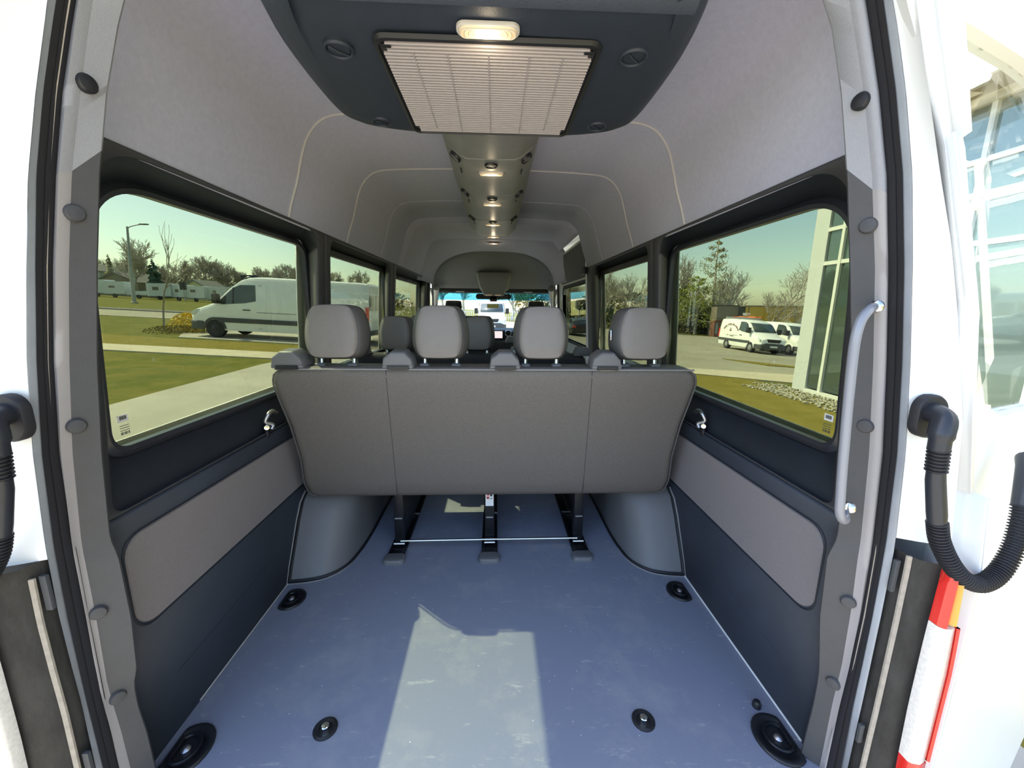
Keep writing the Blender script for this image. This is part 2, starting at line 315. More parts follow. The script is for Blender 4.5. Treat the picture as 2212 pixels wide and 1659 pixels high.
# floor
m = MB(); m.box(-.90, .90, .735, 6.0, -.03, 0)
floor = struct(m.build('floor', 'floor', bevel=.002), 'blue-grey vinyl van floor with scuffs')
m = MB(); m.box(-.80, .80, .66, .735, -.06, -.004)
m.build('sill_plate', 'black', floor)
for s, y0 in ((1, .83), (-1, 1.0)):
    m = MB(); m.tube([(s*.850, y0, .004), (s*.850, 1.50, .004)], .0035 if s > 0 else .002, 6); m.build('edge_strip', 'seam' if s < 0 else 'paper', floor)
def yz_rr(y0, y1, z0, z1, r, n=7): return rrect(y1-y0, z1-z0, r, n, (y0+y1)/2, (z0+z1)/2)
walls = {}
win_n = 0
def window_unit(s, wall, bay, A, B, bayz=(.668, 1.492)):
    """window bay: pillar face, sloping reveal, rubber frame, pane"""
    global win_n; win_n += 1
    sx = lambda z: wx(z)
    def off(C, d):   # corners moved outwards by d: order front-top, rear-top, rear-bottom, front-bottom
        return [(y+d*sy, z+d*sz, max(.002, r+d)) for (y, z, r), (sy, sz) in zip(C, ((1, 1), (-1, 1), (-1, -1), (1, -1)))]
    outer = rpoly([(bay[1], bayz[1], .0015), (bay[0], bayz[1], .0015), (bay[0], bayz[0], .0015), (bay[1], bayz[0], .0015)])
    la = rpoly(A); la2 = rpoly(off(A, .008)); lb = rpoly(off(B, .028))
    p3 = lambda L, f: [(s*f(z), y, z) for y, z in L]
    m = MB(); m.loft([p3(outer, sx), p3(la, sx)], cap=False); m.build('pillar_trim', 'trim_dark', wall, solid=.004, soff=0)
    # rounded lip then the slope down to the glass; dark sill, front side coloured as if sunlit, head as if shaded
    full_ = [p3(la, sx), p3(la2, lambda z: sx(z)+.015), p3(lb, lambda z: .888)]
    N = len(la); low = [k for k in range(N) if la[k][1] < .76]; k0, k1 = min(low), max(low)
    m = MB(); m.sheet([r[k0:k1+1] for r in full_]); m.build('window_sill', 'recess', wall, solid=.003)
    hi = [k for k in range(N) if la[k][1] > 1.40]; h0, h1 = min(hi), max(hi)
    if h0 > 0: m = MB(); m.sheet([r[k1:]+r[:h0+1] for r in full_]); m.build('window_reveal', 'reveal', wall, solid=.003)
    else: m = MB(); m.sheet([r[k1:]+r[:1] for r in full_]); m.build('window_reveal', 'reveal', wall, solid=.003)
    m = MB(); m.sheet([r[h0:h1+1] for r in full_]); m.build('window_head', 'recess', wall, solid=.003)  # shade under the header is put into this dark colour
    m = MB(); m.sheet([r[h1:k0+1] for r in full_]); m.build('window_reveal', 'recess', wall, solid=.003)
    W = empty('window_%d' % win_n); struct(W)
    l1 = rpoly(off(B, .03)); l2 = rpoly(off(B, .012)); l3 = rpoly(B)
    m = MB(); m.loft([p3(l1, lambda z: .892), p3(l2, lambda z: .878), p3(l3, lambda z: .882), p3(l3, lambda z: .903), p3(l1, lambda z: .903), p3(l1, lambda z: .892)], cap=False)
    m.build('window_seal', 'rubber_gloss', W)
    m = MB(); m.loft([p3(l2, lambda z: .8985), p3(l2, lambda z: .9005)]); m.build('pane', 'tint', W, smooth=0)
    return W
BAYS = [((.80, 2.02), [(1.945, 1.486, .10), (.895, 1.478, .15), (.862, .672, .04), (1.945, .672, .10)], [(1.985, 1.425, .065), (.972, 1.424, .17), (.922, .808, .05), (1.985, .80, .06)]),
        ((2.02, 3.30), [(3.20, 1.480, .08), (2.085, 1.480, .08), (2.085, .69, .06), (3.20, .69, .06)], [(3.34, 1.42, .05), (2.13, 1.42, .05), (2.13, .815, .05), (3.34, .815, .05)]),
        ((3.30, 5.0), [(4.80, 1.478, .08), (3.40, 1.478, .08), (3.40, .70, .06), (4.80, .70, .06)], [(4.87, 1.40, .05), (3.47, 1.40, .05), (3.47, .83, .05), (4.87, .83, .05)])]
for s, nm in ((-1, 'left'), (1, 'right')):
    yend = 5.02 if s < 0 else 3.46
    prof = [(.853, -.03), (.858, .30), (.862, .598), (.860, .612), (.848, .650), (.850, .660), (.868, .668)]
    m = MB(); m.sheet([[(s*x, y, z) for x, z in prof] for y in (.80, 1.4, 2.2, yend)])
    wall = m.build('wall_'+nm, 'wall', solid=.004, soff=0); struct(wall, 'dark plastic side panel on the %s with a lighter fabric inset' % nm); walls[s] = wall
    # fabric insert panel
    po = yz_rr(.868, 2.0, .352, .592, .055, 6)
    po = [(y, z+(.012 if z > .47 else 0)*(1-min(1, max(0, (y-.9)/.8)))-.0*y) for y, z in po]
    pi_ = [(.9*0+y+(.006 if y < 1.4 else -.006), z+(.006 if z < .47 else -.006)) for y, z in po]
    m = MB(); m.loft([[(s*.864, y, z) for y, z in po], [(s*.854, y, z) for y, z in pi_]], capa=False); m.build('fabric_insert', 'insert', wall)
    m = MB(); m.loft([[(s*.857, y-.0025*(1 if y < 1.4 else -1), z+.0035*(-1 if z < .47 else 1)) for y, z in po], [(s*.853, y, z) for y, z in po]], cap=False); m.build('insert_groove', 'recess', wall)
    # shallow crease in lower panel
    m = MB(); m.tube([(s*.8545, .95, .155), (s*.8555, 1.45, .175)], .0025, 5); m.build('panel_crease', 'wall', wall)
    nb = 3 if s < 0 else 2
    for i in range(nb): 
        b = list(BAYS[i]); bay = b[0] if not (s > 0 and i == 1) else (2.02, 3.46)
        W = window_unit(s, wall, bay, b[1], b[2])
        if i == 0: struct(W, 'tinted side window nearest the rear on the %s' % nm)
        else: struct(W, 'tinted side window %s from the rear on the %s' % (['', 'second', 'third'][i], nm))
        if i == 0:      # inspection label and etched mark on the glass
            yy = .973 if s < 0 else .965; zz = .873
            def q(name, mt, a, b_, c, d, dx): 
                mm = MB(); mm.box(s*(.897-dx)-.0004, s*(.897-dx)+.0004, yy+a, yy+b_, zz+c, zz+d); return mm.build(name, mt, W, smooth=0)
            q('label', 'paper', -.014, .014, -.008, .010, 0)
            bars = MB()
            for k in range(6): bars.box(s*.8958-.0003, s*.8958+.0003, yy-.009+k*.0032, yy-.0072+k*.0032-.0004*(k % 2), zz-.002, zz+.007)
            bars.build('label_bars', 'ink', W, smooth=0)
            et = MB()
            for k in range(7): et.box(s*.897-.0003, s*.897+.0003, yy-.010+k*.0034, yy-.0078+k*.0034-.0006*(k % 3), zz-.040, zz-.033)
            for k in range(3): et.box(s*.897-.0003, s*.897+.0003, yy-.011, yy+.014, zz-.030+k*.006, zz-.0285+k*.006)
            et.build('etched_mark', 'grey_plastic', W, smooth=0)
        if i == 1 or (i == 2):    # opening vent rail above the glass
            m = MB(); m.box(min(s*.872, s*.89), max(s*.872, s*.89), b[2][1][0]+.03, b[2][0][0]-.03, b[2][0][1]-.002, b[2][0][1]+.03); m.build('vent_rail', 'trim_dark', W, bevel=.003)
        if i == 2:
            for k in range(3):
                m = MB(); m.ell((s*.868, 3.75+k*.33, 1.415), .006, .012, .012, 8, 5); m.build('rail_screw', 'black', W)

# upper headliner (arched cloth lining) with welts
sec = [(.806, 1.478), (.800, 1.486), (.800, 1.497), (.782, 1.556), (.758, 1.62), (.738, 1.69), (.716, 1.76), (.697, 1.795), (.668, 1.83), (.636, 1.852), (.60, 1.864), (.55, 1.870), (.42, 1.877), (.22, 1.882)]
full = [(-x, z) for x, z in sec]+[(0, 1.884)]+[(x, z) for x, z in reversed(sec)]
rightcut = [(-x, z) for x, z in sec]+[(0, 1.884)]+[(x, z) for x, z in reversed(sec[6:])]
m = MB(); m.sheet([[(x, y, z) for x, z in full] for y in (.79, .9, 1.2, 1.7, 2.3, 2.95, 3.46)])
ceiling = m.build('ceiling', 'headliner', solid=.006, soff=1); struct(ceiling, 'grey cloth headliner arched over the whole van')
m = MB(); m.sheet([[(x, y, z) for x, z in rightcut] for y in (3.46, 4.0, 4.5)]); m.build('front_lining', 'headliner', ceiling, solid=.006, soff=1)
for i, y in enumerate((1.685, 2.305, 2.945, 3.655)):
    pts = spline([(q[0]*.996, y, q[1]-.003) for q in (full if y < 3.5 else rightcut)][2:-2], 3)
    m = MB(); m.tube(pts, [.0042, .0040, .0026, .002][i], 6); m.build('seam', 'seam' if i < 2 else 'headliner', ceiling)
# lining from the saloon arch into the cab, then down to the windscreen header
def arch(y, hw, zt, zl, hl, n=24, pw=3.2):
    out = []
    for k in range(n+1):
        t = pi*k/n; c, s_ = cos(t), sin(t)
        out.append((-(abs(c)**(2/pw))*(1 if c > 0 else -1)*lerp(s_, [0, 1], [hl, hw]), y, zl+(zt-zl)*(s_**(2/pw))))
    return out
m = MB(); m.sheet([arch(4.46, .76, 1.90, 1.44, .83, pw=5), arch(4.6, .66, 1.886, 1.44, .80, pw=4), arch(4.75, .64, 1.87, 1.44, .79, pw=3.6), arch(4.98, .62, 1.84, 1.43, .765), arch(5.03, .60, 1.825, 1.42, .75)])
cabl = m.build('trim_1', 'headliner', solid=.006, soff=1); struct(cabl, 'arched lining between the saloon and the cab')
m = MB(); m.sheet([arch(5.03, .60, 1.825, 1.40, .75), arch(5.25, .64, 1.80, 1.40, .79), arch(5.5, .68, 1.70, 1.40, .82), arch(5.75, .74, 1.55, 1.395, .85), arch(5.93, .78, 1.42, 1.385, .87), arch(6.0, .80, 1.39, 1.37, .88)])
m.build('cab_lining', 'cab', cabl, solid=.006, soff=1)
# B pillars, A pillars, dash header
for s in (-1, 1):
    m = MB(); m.loft([[(s*(.775+dx+.04*(1.45-z)), y, z) for dx, y in ((0, 4.96), (.11, 4.94), (.11, 5.10), (.02, 5.10))] for z in (-.02, .5, 1.0, 1.44)])
    p = m.build('trim_%d' % (2 if s < 0 else 3), 'black', bevel=.006); struct(p, 'dark pillar behind the front door on the %s' % ('left' if s < 0 else 'right'))
    m = MB(); m.tube([(s*.765, 5.09, 1.44), (s*.772, 5.12, 1.2), (s*.79, 5.14, .9), (s*.80, 5.15, .3)], .012, 6); m.build('door_weatherstrip', 'trim_light', p)
    m = MB(); m.tube([(s*.80, 5.62, 1.42), (s*.86, 5.95, 1.28), (s*.92, 6.2, 1.0), (s*.95, 6.35, .75)], [.05, .04, .035, .04], 8)
    a = m.build('trim_%d' % (4 if s < 0 else 5), 'trim_light'); struct(a, 'front windscreen pillar trim on the %s' % ('left' if s < 0 else 'right'))
    m = MB(); m.box(min(s*.86, s*.90), max(s*.86, s*.90), 5.1, 6.3, -.03, .86); fd = m.build('door_%d' % (1 if s < 0 else 2), 'trim_dark', bevel=.01); struct(fd, 'front cab door on the %s' % ('left' if s < 0 else 'right'))
    m = MB(); m.loft([[(s*x, y, z) for y, z in ((5.12, .86), (6.2, .86), (5.98, 1.24), (5.75, 1.40), (5.12, 1.41))] for x in (.888, .891)]); m.build('pane', 'windscreen', fd, smooth=0)
    m = MB(); m.tube([(s*.89, 5.12, .86), (s*.885, 5.12, 1.41), (s*.885, 5.75, 1.40), (s*.89, 6.0, 1.24)], .018, 6); m.build('door_frame', 'black', fd)

# windscreen
def wsp(u, v): # u -1..1, v 0 (bottom)..1
    return (u*(.92-.07*v), 6.42-.40*v-.10*abs(u)**2, .80+.56*v)
win_n += 1
ws = MB(); ws.sheet([[wsp(-1+.2*k, v/6) for k in range(11)] for v in range(7)])
wo = ws.build('window_%d' % win_n, 'windscreen'); struct(wo, 'windscreen at the far front of the van')
ws = MB(); ws.sheet([[(lambda q: (q[0], q[1]-.006, q[2]))(wsp(-.99+.198*k, v)) for k in range(11)] for v in (.82, .9, 1.0)]); ws.build('shade_band', 'bandglass', wo)
m = MB(); m.sheet([[wsp(-1+.2*k, 1) for k in range(11)], [(lambda q: (q[0]*1.02, q[1]-.05, q[2]+.035))(wsp(-1+.2*k, 1)) for k in range(11)]]); m.build('header', 'black', wo, solid=.01)

# sliding door on the right
d = empty('door_3'); struct(d, 'sliding side door with white painted edges on the right')
Y0, Y1 = 3.50, 4.94
out = yz_rr(Y0, Y1, .12, 1.752, .05); inn = yz_rr(3.56, 4.84, .80, 1.38, .07)
dx = lambda z: lerp(z, [0, .7, 1.4, 1.8], [.872, .868, .835, .765])
m = MB(); m.loft([[(dx(z)+.03, y, z) for y, z in out], [(dx(z), y, z) for y, z in out], [(dx(z)-.004, y, z) for y, z in inn], [(dx(z)+.04, y, z) for y, z in inn]], cap=False); m.build('door_shell', 'white', d)
po = yz_rr(3.53, 4.90, 1.425, 1.732, .04)
m = MB(); m.loft([[(dx(z), y, z) for y, z in po], [(dx(z)-.012, y, z) for y, z in [(y+(.008 if y < 4 else -.008), z+(.008 if z < 1.6 else -.008)) for y, z in po]]], capa=False); m.build('upper_panel', 'trim_dark', d)
m = MB(); m.loft([[(dx(z)-.006, y, z) for y, z in yz_rr(3.53, 4.87, .77, 1.41, .08)], [(dx(z)-.012, y, z) for y, z in inn], [(dx(z)+.03, y, z) for y, z in inn]], cap=False); m.build('window_seal', 'rubber', d)
m = MB(); m.loft([[(dx(z)+.026, y, z) for y, z in inn], [(dx(z)+.028, y, z) for y, z in inn]]); m.build('pane', 'tint', d, smooth=0)
m = MB(); m.loft([[(dx(z)-.002, y, z) for y, z in yz_rr(3.53, 4.88, .16, .66, .06)], [(dx(z)-.014, y, z) for y, z in yz_rr(3.55, 4.86, .18, .64, .05)]], capa=False); m.build('lower_panel', 'wall', d)
m = MB()
for k in range(6): m.box(dx(.72)-.006, dx(.72)+.001, 4.05-k*.07, 4.085-k*.07, .70, .735)
m.build('warning_print', 'ink', d, smooth=0)
m = MB(); m.box(dx(.72)-.004, dx(.72)+.002, 4.20, 4.27, .695, .745); m.build('latch', 'black', d, bevel=.004)
m = MB(); m.box(.765, .80, 3.44, 3.52, 1.44, 1.50); m.build('door_stop', 'black', d, bevel=.006)
# step well edge beside sliding door, outer skin that closes the body
m = MB()
osec = [(.985, -.30), (.995, .2), (.99, .62), (.962, .80)]
for s in (-1, 1):
    m.sheet([[(s*x, y, z) for x, z in osec] for y in ((.66, 5.05) if s < 0 else (.66, 3.46))])
top = [(.925, 1.44), (.86, 1.62), (.80, 1.80), (.70, 1.92), (.5, 1.97), (0, 1.99)]
for s in (-1, 1): m.sheet([[(s*x*(k if z < 1.9 else 1-(1-k)*.6), y, z) for x, z in top] for y, k in ((.68, .86), (.91, 1), (6.0, 1))])
for s in (-1, 1):   # outside faces of the pillars between the glass
    for a, b in (((.66, .91), (1.995, 2.12), (3.35, 3.46), (4.88, 5.1)) if s < 0 else ((.66, .91), (1.995, 2.12), (3.35, 3.5))):
        rc = ((.955, .80), (.88, 1.15), (.77, 1.44)) if a < .7 else ((.962, .80), (.945, 1.15), (.925, 1.44))
        m.sheet([[(s*x, a+.02*(a < .7), z) for x, z in rc], [(s*x, b, z) for x, z in ((.962, .80), (.945, 1.15), (.925, 1.44))]])
body = m.build('trim_6', 'white', solid=.006); struct(body, 'white painted body shell of the van')
m = MB(); m.sheet([[(x*lerp(y, [.66, .80], [.93, .86]), y, z-.012 if y > .7 else z) for x, z in [(-.70, 1.75), (-.62, 1.80), (-.4, 1.82), (0, 1.83), (.4, 1.82), (.62, 1.80), (.70, 1.75)]] for y in (.66, .80)])
m.sheet([[(x, .66, z) for x, z in [(-.80, 1.80), (-.70, 1.92), (-.5, 1.97), (0, 1.99), (.5, 1.97), (.70, 1.92), (.80, 1.80)]], [(x*.93, .66, z) for x, z in [(-.70, 1.75), (-.62, 1.80), (-.4, 1.82), (0, 1.83), (.4, 1.82), (.62, 1.80), (.70, 1.75)]]])
m.build('roof_edge', 'white', body, solid=.006)
m = MB(); m.box(-.99, .99, .64, 6.3, -.34, -.06); m.build('underbody', 'black', body)
for s in (-1, 1):
    for y in (1.95,):
        m = MB(); m.lathe([(.0, 0), (.30, 0), (.34, .03), (.34, .22), (.30, .25), (0, .25)], (s*.96, y, -.34), (-s, 0, 0), 24); m.build('road_wheel', 'tyre', body)

# rear pillars with trim covers, seals, jambs
for s, nm in ((-1, 'L'), (1, 'R')):
    g = {k: [Vector(p) for p in PILLAR[nm+'_'+k]] for k in ('inner', 'ridge', 'outer', 'seal', 'jamb')}
    side = 'left' if s < 0 else 'right'
    def strip(a, b, sub=1, rng=None): return [list(r) for r in zip(a, b)]
    zc = 1.385
    def cut(col, lo, hi):   # part of a column between heights
        out = []
        for i in range(len(col)-1):
            a, b = col[i], col[i+1]
            if lo <= a.z <= hi: out.append(a)
            for z in (hi, lo):
                if (a.z-z)*(b.z-z) < 0: out.append(a.lerp(b, (a.z-z)/(a.z-b.z)))
        if lo <= col[-1].z <= hi: out.append(col[-1])
        return out
    def resample(col, n):
        L = [0]
        for a, b in zip(col, col[1:]): L.append(L[-1]+(b-a).length)
        out = []
        for k in range(n):
            t = L[-1]*k/(n-1)
            for i in range(len(L)-1):
                if t <= L[i+1]+1e-9: out.append(col[i].lerp(col[i+1], (t-L[i])/max(1e-9, L[i+1]-L[i]))); break
        return out
    P = empty('trim_%d' % (7 if s < 0 else 8)); struct(P, '%s rear pillar with plastic trim covers, door seal and painted jamb' % side)
    for seg, (lo, hi, ml, me_) in enumerate(((-1, zc, 'trim_dark', 'trim_edge'), (zc, 3, 'trim_light', 'trim_light'))):
        sh = .035*0
        ci = cut(g['inner'], lo if lo < 0 else zc+.035, hi if hi > 2 else zc+.035); cr = cut(g['ridge'], lo if lo < 0 else zc-.012, hi if hi > 2 else zc-.012); co = cut(g['outer'], lo if lo < 0 else zc-.02, hi if hi > 2 else zc-.02)
        # keep the real vertices of the inner edge: pair them by height
        n = 70
        ci, cr, co = resample(ci, n), resample(cr, n), resample(co, n)
        mid = [a.lerp(b, .93)+Vector((0, .004, 0)) for a, b in zip(ci, cr)]
        bk = [a+Vector((s*.14, .012, 0)) for a in ci]
        rows = [bk, ci, [a.lerp(b, .03)+Vector((-s*.003, -.004, 0)) for a, b in zip(ci, cr)], mid]
        m = MB(); m.sheet(rows); m.build('pillar_cover', ml, P, smooth=50)
        rd2 = [b.lerp(c, .4)+Vector((0, -.006, 0)) for b, c in zip(cr, co)]
        m = MB(); m.sheet([mid, cr, rd2, co, [c+Vector((s*.004, .02, 0)) for c in co]]); m.build('pillar_edge', me_, P, smooth=75)
    co, cs, cj = resample(g['outer'], 90), resample(g['seal'], 90), resample(g['jamb'], 90)
    # seal: two rubber lips with a pale line of dust between
    a1 = [a.lerp(b, .05)+Vector((0, .006, 0)) for a, b in zip(co, cs)]; a2 = [a.lerp(b, .3)+Vector((0, -.008, 0)) for a, b in zip(co, cs)]
    a3 = [a.lerp(b, .5)+Vector((0, .004, 0)) for a, b in zip(co, cs)]; a4 = [a.lerp(b, .72)+Vector((0, -.010, 0)) for a, b in zip(co, cs)]; a5 = [b+Vector((0, .004, 0)) for b in cs]
    m = MB(); m.sheet([[c+Vector((s*.012, .02, 0)) for c in co], a1, a2, a3, a4, a5]); m.build('door_seal', 'rubber', P, smooth=70)
    m = MB(); m.tube([q+Vector((0, -.002, 0)) for q in a3], .0016, 5); m.build('seal_dust_line', 'beige', P)
    o1 = [b+Vector((s*.055, -.004, 0)) for b in cj]
    m = MB(); m.sheet([a5, [a.lerp(b, .5)+Vector((0, -.004, 0)) for a, b in zip(cs, cj)], cj, [b+Vector((s*.004, .004, 0)) for b in cj]]); m.build('jamb', 'jamb', P, smooth=70)
    # rear corner of the body, white down to the lamp
    up = [p for p in resample(g['jamb'], 60) if p.z > .655]
    def bodyx(z): return lerp(z, [.0, .62, .80, .94, 1.15, 1.27, 1.38, 1.60, 1.80], [.985, .98, .955, .935, .875, .835, .79, .705, .63])
    rows = [[p+Vector((s*.003, .002, 0)) for p in up], [Vector((s*(abs(p.x)+.35*(bodyx(p.z)-abs(p.x))), .708, p.z)) for p in up], [Vector((s*(bodyx(p.z)-.02), .690, p.z)) for p in up], [Vector((s*bodyx(p.z), .71, p.z)) for p in up]]
    m = MB(); m.sheet(rows); m.build('rear_corner', 'white', P, smooth=60)
    # dusty black moulding below with strips and brackets
    lo_ = [p for p in resample(g['jamb'], 60) if p.z <= .665]
    m = MB(); m.sheet([[p+Vector((s*.004, .03, 0)) for p in lo_], [Vector((p.x+s*.012, .725, p.z)) for p in lo_], [Vector((p.x+s*.022, .69, p.z)) for p in lo_], [Vector((p.x+s*.062, .665, p.z)) for p in lo_], [Vector((p.x+s*.075, .69, p.z)) for p in lo_]]); m.build('corner_moulding', 'dusty', P, smooth=50)
    m = MB(); st = [p for p in lo_ if p.z < .65]
    m.loft([[Vector((p.x+s*a, b, p.z)) for a, b in ((.010, .702), (.017, .699), (.018, .704), (.010, .706))] for p in st]); m.build('weather_strip', 'beige', P)
    for z0, z1 in ((.56, .635), (.16, .21)):
        xx = lerp(-(z0+z1)/2, [-p.z for p in lo_], [abs(p.x) for p in lo_])
        m = MB(); m.box(min(s*(xx-.006), s*(xx+.007)), max(s*(xx-.006), s*(xx+.004)), .708, .716, z0, z1); m.build('bracket', 'grey_plastic', P, bevel=.002)
    # clips pressed into the cover: centre and facing of each
    for c in CLIPS[nm]:
        m = MB(); m.lathe([(.0150, -.006), (.0150, .003), (.0125, .0065), (.002, .008)], c[:3], c[3:], 18); m.build('trim_clip', 'trim_dark' if c[2] < 1.4 else 'black', P)
# ================================================================ FITTINGS ON THE CEILING
def dome_lamp(x, y, z, w_=.075, d=.034, parent=None, label=None, group=None, tilt=0):
    """flat oblong courtesy lamp: rim, ribbed lens, bulb"""
    t = parent or empty('dome_lamp', label, 'lamp', (x, y, z), 0, group)
    ox, oy, oz = (x, y, z) if parent else (0, 0, 0)
    if parent: t = empty('dome_lamp', None, None, (0, 0, 0)); t.parent = parent
    sh = lambda W, D, h: [(ox+a, oy+b, oz+h+tilt*b) for a, b in rrect(W, D, min(W, D)*.42, 5)]
    m = MB(); m.loft([sh(w_, d, .004), sh(w_, d, -.0015), sh(w_*.97, d*.93, -.0035), sh(w_*.9, d*.8, -.0035)]); m.build('lamp_rim', 'seam', t)
    m = MB(); m.loft([sh(w_*.9, d*.82, -.003), sh(w_*.9, d*.8, -.005), sh(w_*.8, d*.62, -.007)]); m.build('lamp_lens', 'lens', t)
    for k in (.30, .44, .58):
        m = MB(); m.tube([(p[0], p[1], p[2]) for p in sh(w_*(.3+k), d*(.2+k*.85), -.0072)], .0009, 4, closed=True); m.build('lens_rib', 'seam', t)
    m = MB(); m.loft([sh(w_*.30, d*.42, -.006), sh(w_*.28, d*.36, -.0085), sh(w_*.18, d*.2, -.0095)]); m.build('bulb', 'bulb', t)
    L = bpy.data.lights.new('lamp_light', 'POINT'); L.energy = .12; L.color = (1, .80, .52); L.shadow_soft_size = .015
    lo = bpy.data.objects.new('lamp_light', L); COL.objects.link(lo); lo.parent = t; lo.location = (ox, oy, oz-.03)
    return t
def air_vent(parent, c, r=.03, nrm=(0, 0, -1), mt='ac', ring=None):
    m = MB(); m.lathe([(r*1.10, -.006), (r*1.10, .003), (r*.98, .007), (r*.88, .004), (r*.88, -.006)], c, nrm, 24, cap=False); v = m.build('air_vent', ring or mt, parent)
    m = MB(); m.lathe([(r*.87, -.004), (r*.8, .003), (.001, .005)], c, nrm, 20); m.build('vent_disc', mt, v)
    a = Vector(nrm).normalized(); u = a.orthogonal().normalized(); w_ = a.cross(u)
    m = MB(); m.tube([Vector(c)+a*.006-u*r*.8, Vector(c)+a*.008, Vector(c)+a*.006+u*r*.8], .002, 5); m.build('vent_bar', mt, v)
    return v
# roof air-conditioning unit
ac = empty('air_conditioner', 'dark roof air conditioning unit with ribbed grille and lamp above the rear', 'air conditioner', (0, 1.15, 1.70))
def ac_outline(k):   # k inset
    pts = []
    half = [(.41, .80), (.447, 1.0), (.447, 1.28), (.412, 1.375), (.34, 1.415), (.2, 1.438), (0, 1.448)]
    hp = spline([(x-k if x > 0 else 0, y-k*(1 if y > 1.3 else 0), 0) for x, y in half], 5)
    r_ = [(p.x, p.y) for p in hp]
    return r_+[(-x, y) for x, y in reversed(r_[:-1])]
def acl(k, z, z0=None): return [(x, y-1.15, (z if z0 is None else lerp(y, [.80, .86], [z0, z]))-1.70) for x, y in ac_outline(k)]
m = MB(); m.loft([acl(-.03, 1.885), acl(-.02, 1.80), acl(-.004, 1.735, 1.76), acl(.008, 1.712, 1.75), acl(.03, 1.701, 1.745), acl(.06, 1.700, 1.742)]); m.build('housing', 'ac', ac, smooth=50)
# lip at the rear of the housing
m = MB(); m.loft([[(x, y-1.15, z-1.70) for y, z in ((.79, 1.79), (.79, 1.765), (.815, 1.748), (.84, 1.715), (.86, 1.704), (.86, 1.79))] for x in (-.40, -.2, 0, .2, .40)]); m.build('rear_lip', 'ac', ac, smooth=60)
m = MB(); gl = lambda z, k: [(x, y-1.15, z-1.70) for x, y in rrect(.470-2*k, .44-2*k, .03, 6, .004, 1.165)]
m.loft([gl(1.700, -.010), gl(1.692, -.007), gl(1.690, -.001), gl(1.696, .001)], cap=False); gf = m.build('grille_frame', 'black', ac)
gr = empty('grille', None, None); gr.parent = ac
m = MB(); m.loft([[(x, y-1.15, z-1.70) for x, y in rrect(.466, .436, .03, 6, .004, 1.165)] for z in (1.699, 1.6985)]); m.build('grille_back', 'slat_back', gr)
sm = None
for k in range(36):
    yy = .957+k*.0118
    if sm is None:
        mm = MB(); mm.loft([[(x, dy, dz) for dy, dz in ((-.0026, .003), (-.0026, -.001), (-.0014, -.0032), (.0014, -.0032), (.0026, -.001), (.0026, .003))] for x in (-.228, .228)]); o = mm.build('slat', 'slat', gr, smooth=0); sm = o.data
    else:
        o = bpy.data.objects.new('slat', sm); COL.objects.link(o); o.parent = gr
    o.location = (.004, yy-1.15, 1.694-1.70); o.scale = (1 if 2 < k < 33 else .955, 1, 1)
for x in (-.085, .004, .093):
    m = MB(); m.box(x-.0012, x+.0012, .98-1.15, 1.365-1.15, -.0095, -.004); m.build('grille_rib', 'slat', gr, smooth=0)
for x in (-.16, .168):
    m = MB(); m.box(x-.0015, x+.0015, .985-1.15, 1.345-1.15, -.0092, -.004); m.build('grille_border', 'slat', gr, smooth=0)
for x in (-.212, .220):
    m = MB(); m.box(x-.010, x+.010, .957-1.15, .966-1.15, -.0115, -.004); m.build('grille_catch', 'black', gr, bevel=.002)
for x, y in ((-.322, .995), (.326, .985), (-.325, 1.335), (.330, 1.325)): air_vent(ac, (x, y-1.15, .002), .029 if y < 1.1 else .026)
dome_lamp(.004, .918-1.15, .0005, .128, .042, parent=ac)
# central duct with lamps and vents
duct = empty('ceiling_duct', 'grey ceiling duct strip with four lit lamps and round vents running forward', 'air duct', (0, 2.6, 1.80))
SEG = [1.46, 1.77, 2.30, 2.92, 3.56]
for i in range(4):
    y0, y1 = SEG[i]+.002, SEG[i+1]-.002
    rows = []
    for y in (y0, y0+.006, y0+.04, (y0+y1)/2, y1-.008, y1):
        dz = .006 if y in (y0, y1) else (0 if i else .0)
        zb = 1.752+(.012 if y == y0 else 0)+(.0 if i else max(0, (1.62-y)*.05))
        rows.append([(x, y-2.6, z-1.80) for x, z in ((-.195, 1.876), (-.190, 1.815), (-.172, 1.800), (-.128, zb+.012), (-.10, zb), (0, zb-.003), (.10, zb), (.128, zb+.012), (.172, 1.800), (.190, 1.815), (.195, 1.876))])
    m = MB(); m.loft(rows, capa=True, capb=True); m.build('duct_panel', 'duct', duct, smooth=30)
    if i: 
        air_vent(duct, (0, y0+.06-2.6, -.052), .026, (0, 0, -1), 'duct', 'black')
        for s in (-1, 1):
            air_vent(duct, (s*.150, y0+.05-2.6, -.026), .026, (s*.62, 0, -.78), 'duct', 'black')
            m = MB(); m.box(s*.139-.002, s*.139+.002, y0+.17-2.6, y0+.225-2.6, -.036, -.028); m.build('panel_slot', 'black', duct)
    dome_lamp(0, {0: 1.70, 1: 1.935, 2: 2.475, 3: 3.05}[i]-2.6, -.052, .115, .04, parent=duct) if i else None
dome_lamp(0, 3.555-2.6, -.052, .115, .03, parent=duct)
m = MB(); m.loft([[(x, y-2.6, z-1.80) for x, z in ((-.19, 1.876), (-.188, 1.815), (-.12, 1.775-.0*y), (0, 1.766), (.12, 1.775), (.188, 1.815), (.19, 1.876))] for y in (3.558, 3.62)]); m.build('duct_end', 'duct', duct)
dome_lamp(0, 4.68, 1.866, .12, .05, label='small lit courtesy lamp on the headliner ahead of the duct', group=None)

